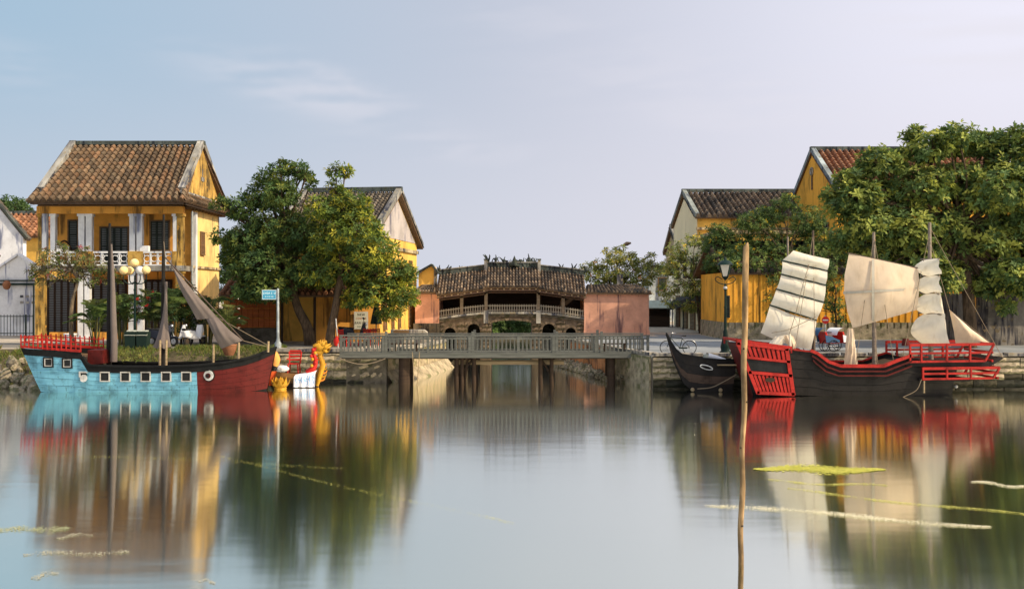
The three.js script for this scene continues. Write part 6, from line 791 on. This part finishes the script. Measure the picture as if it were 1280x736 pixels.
// ---------------------------------------------------------------- lamps, signs, street furniture
{
  // five globe lamp
  let D = 46.6, t = thing('globe_lamp', 'green street lamp with five round cream globes', 'street lamp', V(X(168, D), QUAY, -D)), c = p => P(p[0], p[1], D);
  new B().lathe([[0.16, 0], [0.16, 0.12], [0.11, 0.2], [0.12, 0.5], [0.06, 0.62], [0.05, 2.6], [0.07, 2.65], [0.045, 2.75], [0.04, 3.35], [0.01, 3.36]], V(X(168, D), QUAY, -D), 12).build('post', M.green, t);
  for (const [px, py, dz, m] of [[167.5, 328.5, 0, M.globe], [154, 338, 0.12, M.globe], [161.5, 338.5, -0.42, M.globe], [174.5, 338, -0.4, M.globeWhite], [182, 337.5, 0.1, M.globe]]) { const g = P(px, py, D - dz); new B().ball(g, 0.2, null, 20).build('globe', m, t); if (dz) new B().tube([V(X(168, D), Y(352, D), -D), V((g.x + X(168, D)) / 2, Y(355, D), -D + dz / 2), V(g.x, Y(350, D), g.z), V(g.x, g.y - 0.18, g.z)], 0.025, 16, 6).build('arm', M.green, t); }
  // ornate lantern lamp on the right quay
  D = 40.7; t = thing('lantern_lamp', 'tall dark green ornate lamp post with glass lantern on the right quay', 'street lamp', V(X(907, D), QUAY, -D)); const x0 = X(907, D), y = p => Y(p, D);
  new B().lathe([[0.24, 0], [0.24, 0.1], [0.17, 0.16], [0.2, 0.3], [0.15, 0.5], [0.13, 0.62], [0.1, 0.75], [0.09, 0.95], [0.06, 1.0], [0.05, 1.9], [0.07, 1.93], [0.045, 1.97], [0.04, 2.6], [0.075, 2.66], [0.05, 2.78], [0.035, 2.9]], V(x0, QUAY, -D), 14).build('post', M.green, t); new B().ball(V(x0, y(360), -D), 0.085).build('knob', M.whitePaint, t);
  for (const s of [-1, 1]) new B().tube([V(x0, y(356), -D), V(x0 + s * 0.3, y(353), -D), V(x0 + s * 0.42, y(349), -D), V(x0 + s * 0.32, y(346), -D), V(x0 + s * 0.12, y(349), -D)], 0.018, 24, 5).build('scroll', M.green, t);
  { const b = new B(), yb = y(345.5), yt = y(331); for (let k = 0; k < 4; k++) { const a = k * Math.PI / 2 + Math.PI / 4 + 0.3, a2 = a + Math.PI / 2; b.bar(V(x0 + Math.cos(a) * 0.14, yb, -D + Math.sin(a) * 0.14), V(x0 + Math.cos(a) * 0.29, yt, -D + Math.sin(a) * 0.29), 0.03, 0.03); new B().quad(V(x0 + Math.cos(a) * 0.13, yb, -D + Math.sin(a) * 0.13), V(x0 + Math.cos(a2) * 0.13, yb, -D + Math.sin(a2) * 0.13), V(x0 + Math.cos(a2) * 0.28, yt, -D + Math.sin(a2) * 0.28), V(x0 + Math.cos(a) * 0.28, yt, -D + Math.sin(a) * 0.28)).build('lantern_glass', M.frosted, t); } b.build('lantern_frame', M.green, t); new B().lathe([[0.33, 0], [0.3, 0.05], [0.18, 0.16], [0.06, 0.2], [0.05, 0.28], [0.01, 0.33]], V(x0, yt, -D), 4 * 3).build('lantern_cap', M.green, t); new B().lathe([[0.02, -0.16], [0.08, -0.1], [0.15, 0]], V(x0, yb, -D), 12).build('lantern_foot', M.green, t); }
  // street light above the pale tree
  D = 78; t = thing('street_light', 'grey street light with curved arm above the pale green tree', 'street light', V(X(762, D), QUAY, -D)); new B().tube([V(X(762, D), QUAY, -D), V(X(762, D), Y(330, D), -D), V(X(764, D), Y(314, D), -D), V(X(772, D), Y(308.5, D), -D), V(X(782, D), Y(306, D), -D)], 0.055, 40, 7).build('arm', M.postGrey, t); new B().taper([P(779, 306.6, D), P(784, 304.6, D), P(789, 303.6, D)], [0.08, 0.17, 0.06], 8, 4).build('lamp_head', M.mast, t);
  // blue street sign on a pale post
  D = 44.2; t = thing('street_sign', 'small blue street name sign on a pale grey post', 'sign', V(X(347, D), 1.15, -D)); new B().lathe([[0.15, 0], [0.15, 0.5], [0.1, 0.56], [0.065, 0.75], [0.055, 2.2], [0.05, 2.85], [0.06, 2.88], [0.01, 2.93]], V(X(347, D), 1.15, -D), 12).build('post', M.postGrey, t); const w = 17.5 / FOCAL * D, h = 11.5 / FOCAL * D, sx = X(336.2, D), sy = Y(368.3, D); const sb = new B().box(sx - w / 2 - 0.015, sx + w / 2 + 0.05, sy - h / 2 - 0.015, sy + h / 2 + 0.015, -D - 0.02, -D + 0.015).build('panel', M.whitePaint, t);
  const cv = document.createElement('canvas'); cv.width = 384; cv.height = 256; const g = cv.getContext('2d'); g.fillStyle = '#4d9fc0'; g.fillRect(0, 0, 384, 256); g.strokeStyle = '#d8eef0'; g.lineWidth = 10; g.strokeRect(8, 8, 368, 240); g.fillStyle = '#d9f0f5'; g.textAlign = 'center'; g.font = 'bold 74px sans-serif'; g.fillText('CHÙA CẦU', 192, 112); g.font = 'bold 44px sans-serif'; g.fillText('BẠCH ĐẰNG', 192, 196); const ct = new THREE.CanvasTexture(cv); ct.colorSpace = THREE.SRGBColorSpace; const f = new THREE.Mesh(new THREE.PlaneGeometry(w, h), mat([1, 1, 1], ct, { roughness: 0.5 })); f.position.set(sx, sy, -D + 0.02).sub(t.position); finish(f, 'sign_face', t);
  // no entry sign
  D = 45.5; t = thing('no_entry_sign', 'round red no entry sign on a thin post behind the junk sail', 'sign', V(X(1032, D), QUAY, -D)); new B().rod(V(X(1032, D), QUAY, -D), V(X(1032, D), Y(394, D), -D), 0.03).build('post', M.postGrey, t); disc(V(X(1032, D), Y(400, D), -D + 0.05), 0.17, 0.02, M.plasticRed, 'plate', t, 20); new B().box(X(1032, D) - 0.13, X(1032, D) + 0.13, Y(400, D) - 0.03, Y(400, D) + 0.03, -D + 0.058, -D + 0.066).build('bar', M.whitePaint, t);
}
{
  // twin litter bins
  for (const [a, lab] of [[164, 'dark green litter bin with pale lid, the left of the pair'], [178.5, 'dark green litter bin with pale lid, the right of the pair']]) { const D = 44.9, t = thing('litter_bin', lab, 'bin', V(X(a, D), QUAY, -D), 'litter bins'); const xc = X(a, D), s = 0.24; new B().slab(V(xc - s * 0.85, QUAY, -D + s), V(xc + s * 0.85, QUAY, -D + s), V(xc + s * 1.05, QUAY + 0.78, -D + s), V(xc - s * 1.05, QUAY + 0.78, -D + s), 0.48).build('body', M.greenDark, t); new B().slab(V(xc - s * 1.05, QUAY + 0.62, -D + s + 0.03), V(xc + s * 1.05, QUAY + 0.62, -D + s + 0.03), V(xc + s * 0.95, QUAY + 0.84, -D - 0.05), V(xc - s * 0.95, QUAY + 0.84, -D - 0.05), 0.04).build('lid', mat([0.50, 0.53, 0.44], T.paint), t); }
  // parked scooters
  const scooter = (label, px, D, turn, body) => {
    const t = local('parked_scooter', label, 'scooter', V(X(px, D), QUAY, -D), turn, 'parked scooters'), wheel = (x) => { const g = new THREE.TorusGeometry(0.19, 0.055, 8, 20); g.translate(x, 0.245, 0); const w = new B().add(g).build('wheel', M.rubber, t); const r = new THREE.CylinderGeometry(0.13, 0.13, 0.06, 14); r.rotateX(Math.PI / 2); r.translate(x, 0.245, 0); new B().add(r).build('rim', M.chrome, w); };
    wheel(-0.6); wheel(0.6); new B().poly([[-0.95, 0.72], [-0.8, 0.45], [-0.35, 0.34], [0.1, 0.3], [0.22, 0.38], [-0.05, 0.5], [-0.1, 0.72], [-0.5, 0.8]], -0.13, 0.13, null, 0.04).build('body', body, t); new B().poly([[-0.85, 0.75], [-0.1, 0.72], [-0.06, 0.79], [-0.4, 0.83], [-0.85, 0.86]], -0.12, 0.12, null, 0.03).build('seat', M.rubber, t);
    new B().poly([[0.15, 0.34], [0.28, 0.32], [0.52, 0.72], [0.46, 1.0], [0.36, 1.0]], -0.16, 0.16, null, 0.03).build('leg_shield', body, t); new B().rod(V(0.6, 0.25, 0), V(0.44, 1.0, 0), 0.035).build('fork', M.iron, t); new B().poly([[0.36, 0.4], [0.5, 0.5], [0.75, 0.48], [0.84, 0.36], [0.72, 0.43], [0.5, 0.42]], -0.07, 0.07).build('mudguard', body, t); new B().rod(V(0.4, 1.04, -0.32), V(0.4, 1.04, 0.32), 0.022).build('handlebar', M.rubber, t); new B().ball(V(0.5, 0.96, 0), 0.09).build('headlight', M.chrome, t); for (const s of [-1, 1]) new B().rod(V(0.42, 1.04, s * 0.25), V(0.4, 1.24, s * 0.32), 0.008).ball(V(0.4, 1.26, s * 0.33), 0.05, null, 8).build('mirror', M.iron, t);
  };
  scooter('white scooter seen from the side beside the mast of the blue boat', 218, 47.4, 0.25, M.scooterWhite); scooter('white scooter turned towards the road under the hanging sail', 243, 47.4, 1.25, M.scooterWhite); scooter('black scooter next to the litter bins', 203, 47.0, -0.3, M.scooterDark); const cyclo = (label, px, D, turn, hood) => {
    const t = local('cyclo', label, 'cyclo', V(X(px, D), QUAY, -D), turn, 'cyclos parked behind the ship'), wheel = (x, z) => { const g = new THREE.TorusGeometry(0.24, 0.018, 6, 22); g.translate(x, 0.26, z); const w = new B().add(g).build('wheel', M.rubber, t), s = new B(); for (let k = 0; k < 10; k++) { const a = k / 10 * 2 * Math.PI; s.rod(V(x, 0.26, z), V(x + Math.cos(a) * 0.24, 0.26 + Math.sin(a) * 0.24, z), 0.004, 0.004, 4); } s.build('spokes', M.chrome, w); };
    wheel(0.3, 0.36); wheel(0.3, -0.36); wheel(-0.75, 0); new B().box(0.05, 0.6, 0.36, 0.44, -0.3, 0.3).build('seat', M.plasticRed, t); new B().poly([[0.05, 0.44], [0.13, 0.44], [-0.02, 0.86], [-0.1, 0.86]], -0.3, 0.3).build('backrest', M.plasticRed, t); for (const s of [-1, 1]) new B().poly([[-0.05, 0.4], [0.6, 0.4], [0.62, 0.5], [0.2, 0.66], [-0.1, 0.72]], s * 0.31, s * 0.34).build('side_panel', hood, t);
    const h = new B(); h.grid((u, v) => { const a = lerp(0.15, 1.9, u); return V(-0.08 + 0.42 * Math.cos(Math.PI - a) * 0.9, 0.66 + 0.36 * Math.sin(a), lerp(-0.33, 0.33, v)); }, 10, 4); h.build('hood', hood, t); new B().rod(V(0.05, 0.38, 0), V(-0.75, 0.26, 0), 0.022).rod(V(-0.45, 0.31, 0), V(-0.6, 0.8, 0), 0.02).build('frame', M.chrome, t); new B().box(-0.72, -0.5, 0.8, 0.85, -0.07, 0.07).build('saddle', M.rubber, t); new B().box(0.6, 0.85, 0.16, 0.19, -0.22, 0.22).build('footrest', M.iron, t);
  };
  cyclo('parked cyclo with dark blue hood behind the junk sail', 1029, 42.6, 0.3, M.blue); cyclo('parked cyclo with pale hood between the junk sail and the tan sail', 1049, 42.9, 0.5, M.pale);
  scooter('dark scooter parked beside the shop sign', 444, 49.6, 0.2, M.scooterDark);
  // bicycle on the right quay
  const D = 40.45, t = local('bicycle', 'black city bicycle standing on the right quay edge', 'bicycle', V(X(848, D), QUAY + 0.004, -D), 0), W = 0.46, R = 0.275, wh = x => { const g = new THREE.TorusGeometry(R, 0.016, 6, 28); g.translate(x, R + 0.016, 0); const w = new B().add(g).build('wheel', M.rubber, t), s = new B(); for (let k = 0; k < 14; k++) { const a = k / 14 * 2 * Math.PI; s.rod(V(x, R + 0.016, 0), V(x + Math.cos(a) * R, R + 0.016 + Math.sin(a) * R, 0), 0.003, 0.003, 4); } s.build('spokes', M.chrome, w); };
  wh(-W); wh(W); const f = new B(), y0 = R + 0.016, bb = V(0.06, y0 - 0.02, 0), st = V(0.17, 0.66, 0), hd = V(-0.3, 0.68, 0); f.rod(V(W, y0, 0), bb, 0.012).rod(V(W, y0, 0), st, 0.01).rod(bb, st, 0.016).rod(bb, hd, 0.016).rod(st, V(-0.29, 0.72, 0), 0.014).rod(hd, V(-W, y0, 0), 0.013).rod(hd, V(-0.27, 0.84, 0), 0.014); f.build('frame', M.iron, t); new B().poly([[0.08, 0.74], [0.32, 0.74], [0.33, 0.79], [0.2, 0.79]], -0.06, 0.06, null, 0.015).build('saddle', M.rubber, t); new B().rod(st, V(0.19, 0.75, 0), 0.012).build('seat_post', M.chrome, t); new B().tube([V(-0.12, 0.88, -0.25), V(-0.26, 0.86, -0.15), V(-0.29, 0.85, 0), V(-0.26, 0.86, 0.15), V(-0.12, 0.88, 0.25)], 0.011, 20, 6).build('handlebar', M.chrome, t); new B().box(0.02, 0.36, y0 - 0.05, y0 + 0.02, 0.03, 0.045).build('chain_guard', M.iron, t); { const g = new THREE.TorusGeometry(R + 0.03, 0.014, 5, 14, 2.6); g.rotateZ(0.2); g.translate(W, y0, 0); new B().add(g).build('mudguard', M.chrome, t); }
  // folded umbrella, plastic chairs and table, stone bench, pots
  { const D = 49, u = thing('folded_umbrella', 'folded dark green parasol by the sunlit yellow corner', 'parasol', V(X(470, D), QUAY, -D)); new B().rod(V(X(470, D), QUAY, -D), V(X(470, D), Y(377, D), -D), 0.03).build('pole', M.paleWood, u); const b = new B(); b.grid((a, v) => { const th = a * 2 * Math.PI, r = lerp(0.05, 0.26, Math.pow(v, 0.8)) * (1 + 0.2 * Math.sin(th * 6)); return V(X(470, D) + Math.cos(th) * r, lerp(Y(379, D), Y(405, D), v), -D + Math.sin(th) * r); }, 36, 8); b.build('canopy', mat([0.018, 0.035, 0.03], T.cloth), u); new B().lathe([[0.25, 0], [0.25, 0.08], [0.05, 0.1]], V(X(470, D), QUAY, -D), 12).build('foot', M.stoneDark, u); }
  const plastic = (label, px, D, turn, m) => { const c = local('plastic_chair', label, 'chair', V(X(px, D), QUAY, -D), turn, 'plastic chairs'), w = 0.2; new B().box(-w, w, 0.4, 0.43, -0.2, 0.2).build('seat', m, c); for (const [i, j] of [[-1, 1], [1, 1], [-1, -1], [1, -1]]) new B().bar(V(i * w, 0, j * 0.2), V(i * w * 0.85, 0.4, j * 0.17), 0.035, 0.035).build('leg', m, c); for (const k of [0.1, 0.2, 0.3]) new B().box(-w, w, 0.43 + k, 0.49 + k, -0.2 - k * 0.1, -0.225 - k * 0.1).build('back_slat', m, c); for (const i of [-1, 1]) new B().bar(V(i * w, 0.43, -0.2), V(i * w, 0.82, -0.24), 0.035, 0.03).build('back_post', m, c); };
  plastic('orange red plastic chair nearest the folded parasol', 466, 47.6, 0.4, M.plasticRed); plastic('orange red plastic chair left of the small table', 455, 47.4, -0.5, M.plasticRed); plastic('red plastic chair at the left end of the footbridge', 431, 46.8, 1.2, M.plasticRed); plastic('brown plastic chair turned away beside the table', 474, 48.4, 2.6, M.terracotta);
  { const D = 48, q = local('cafe_table', 'small round wooden table with the plastic chairs', 'table', V(X(461, D), QUAY, -D)); new B().lathe([[0.01, 0.7], [0.4, 0.7], [0.4, 0.74], [0.01, 0.74]], V(0, 0, 0), 18).build('top', M.brownWood, q); new B().lathe([[0.22, 0], [0.2, 0.05], [0.04, 0.08], [0.04, 0.7]], V(0, 0, 0), 10).build('base', M.iron, q); }
  { const D = 50, q = thing('stone_seat_wall', 'low cream curved seat wall in front of the yellow house corner', 'wall', V(X(512, D), QUAY, -D)); new B().poly([[X(488, D), QUAY - 0.1], [X(534, D), QUAY - 0.1], [X(534, D), Y(415, D)], [X(530, D), Y(412, D)], [X(488, D), Y(412, D)]], -D, -D - 0.4, null, 0.03).build('wall', M.concrete, q); new B().box(X(489, D), X(511, D), Y(416.5, D), Y(412.6, D), -D + 0.02, -D + 0.12).build('back_board', M.brownWood, q); }
  const pot = (label, px, py, D, r, m) => { const b0 = P(px, py, D), q = thing('clay_pot', label, 'pot', b0, 'pots on the bank'); new B().lathe([[r * 0.6, 0], [r * 0.95, r * 0.8], [r, r * 1.3], [r * 1.08, r * 1.36], [r * 1.08, r * 1.5], [r * 0.95, r * 1.5], [r * 0.9, r * 1.3], [0.01, r * 1.25]], b0, 18).build('pot', m, q); };
  pot('big round clay pot on the grass behind the red bow', 286, 444, 43.2, 0.32, M.terracotta); pot('white glazed pot beside the left house column', 87, 428, 50, 0.3, M.white);
  { const D = 45.2, q = thing('red_flag', 'furled red flag on a leaning white pole at the footbridge end', 'flag', V(X(421.5, D), QUAY, -D)); new B().rod(V(X(422.5, D), QUAY, -D), V(X(419.5, D), Y(398, D), -D), 0.03, 0.025).build('pole', M.whitePaint, q); new B().taper([P(421, 420, D - 0.05), P(420, 426, D - 0.1), P(419.5, 432, D - 0.05)], [0.05, 0.13, 0.06], 7, 4).build('flag', M.plasticRed, q); }
  { const D = 49.5, c = P(451.5, 374, D), q = thing('red_lantern', 'red paper lantern under the shop eave', 'lantern', c); new B().lathe([[0.06, -0.2], [0.15, -0.14], [0.2, 0], [0.15, 0.14], [0.06, 0.2]], c, 14).build('shade', M.plasticRed, q); new B().rod(c.clone().add(V(0, 0.2, 0)), V(c.x, 3.9, c.z), 0.01).build('cord', M.iron, q); }
}
// ---------------------------------------------------------------- weed and foam adrift on the water
function drift(name, label, cat, place, n, s0, s1, cols, lift = 0.008) {
  const pos = [], col = []; for (let i = 0; i < n; i++) { const p = place(), s = rr(s0, s1), a0 = rr(0, 6.28), c = cols[Math.floor(rnd() * cols.length)], k = rr(0.8, 1.2), y = lift + rr(0, 0.006); for (let q = 0; q < 4; q++) { const a = a0 + q * Math.PI / 2.5, b = a + Math.PI / 2.5; pos.push(p.x, y + 0.004, p.z, p.x + Math.cos(a) * s, y, p.z - Math.sin(a) * s * 0.8, p.x + Math.cos(b) * s, y, p.z - Math.sin(b) * s * 0.8); for (let j = 0; j < 3; j++) col.push(c[0] * k, c[1] * k, c[2] * k); } }
  const g = new THREE.BufferGeometry(); g.setAttribute('position', new THREE.Float32BufferAttribute(pos, 3)); g.setAttribute('color', new THREE.Float32BufferAttribute(col, 3)); g.computeVertexNormals(); tag(new B().add(g).build(name, mat([1, 1, 1], null, { vertexColors: true, roughness: 0.8 }), scene), label, cat, null, 'stuff');
}
const W = (px, py) => { const d = FOCAL * EYE / (py - 368); return V(X(px, d), 0, -d); };
const gauss = () => (rnd() + rnd() + rnd() - 1.5) / 1.5;
drift('duckweed', 'long yellow green raft of duckweed floating on the right half of the river', 'duckweed', () => { const u = rr(-1, 1), w = Math.sqrt(1 - u * u) * (0.55 + 0.45 * (1 - Math.abs(u))); return W(1025 + u * 82, 587 + gauss() * 7.5 * w + u * 1.5 + 1.2 * Math.sin(u * 5)); }, 4200, 0.014, 0.036, [[0.46, 0.44, 0.07], [0.54, 0.50, 0.10], [0.38, 0.39, 0.06]]);
const lineDrift = (label, a, b, th, n, cols, s0 = 0.012, s1 = 0.03) => drift('drifting_foam', label, 'foam', () => { let u = rnd(); for (let k = 0; k < 6 && vnoise(u * 14, 0.5, 99, 9, Math.round(a[0]) + 5) < rr(0.0, 0.6); k++) u = rnd(); const e = Math.min(1, 6 * Math.min(u, 1 - u)); const y = lerp(a[1], b[1], u) + 1.6 * Math.sin(u * 7 + a[0]); return W(lerp(a[0], b[0], u) + gauss() * 5, y + gauss() * th * 1.3 * (0.4 + 0.6 * e) * (0.6 + 0.8 * vnoise(u * 9, 0.5, 99, 9, Math.round(a[0])))); }, n, s0, s1, cols);
const DULL = [[0.34, 0.32, 0.23], [0.27, 0.26, 0.18], [0.42, 0.39, 0.29]], CREAM = [[0.72, 0.66, 0.46], [0.62, 0.58, 0.38], [0.78, 0.72, 0.55]], LIME = [[0.46, 0.44, 0.10], [0.56, 0.53, 0.15]];
lineDrift('long cream line of foam drifting right of the wooden pole, nearest the camera', [882, 631], [1238, 659], 3.0, 3200, CREAM, 0.005, 0.012); lineDrift('thin yellow line of pollen drifting below the duckweed raft', [985, 612], [1290, 645], 1.3, 1500, LIME, 0.005, 0.011); lineDrift('thin pale line of foam at the right edge of the river', [1216, 603], [1290, 609], 1.5, 900, CREAM, 0.005, 0.012); lineDrift('short yellow streak of pollen just under the duckweed', [960, 601], [1110, 608], 1, 900, LIME, 0.005, 0.011); lineDrift('faint line of foam crossing the tree reflection on the left', [275, 572], [640, 655], 1.6, 420, LIME, 0.004, 0.008); lineDrift('faint thread of foam below the blue boat', [20, 566], [430, 584], 1.4, 360, LIME, 0.004, 0.008);
lineDrift('patch of pale scum at the left edge of the river', [-10, 664], [85, 660], 4.5, 900, [[0.26, 0.28, 0.15], [0.34, 0.34, 0.2]], 0.006, 0.014); lineDrift('scattered cream flecks of foam near the lower left corner', [28, 694], [160, 690], 3.4, 420, DULL, 0.006, 0.015); lineDrift('broken flecks of foam above the lower left corner', [70, 672], [115, 668], 2.0, 160, DULL, 0.006, 0.015); lineDrift('small flecks of foam at the bottom left of the river', [38, 722], [70, 716], 4, 140, DULL, 0.006, 0.014); lineDrift('few flecks of foam at the bottom beside the yellow reflection', [246, 725], [268, 728], 1.2, 80, DULL, 0.005, 0.012);

scene.updateMatrixWorld(true);
renderer.render(scene, camera);
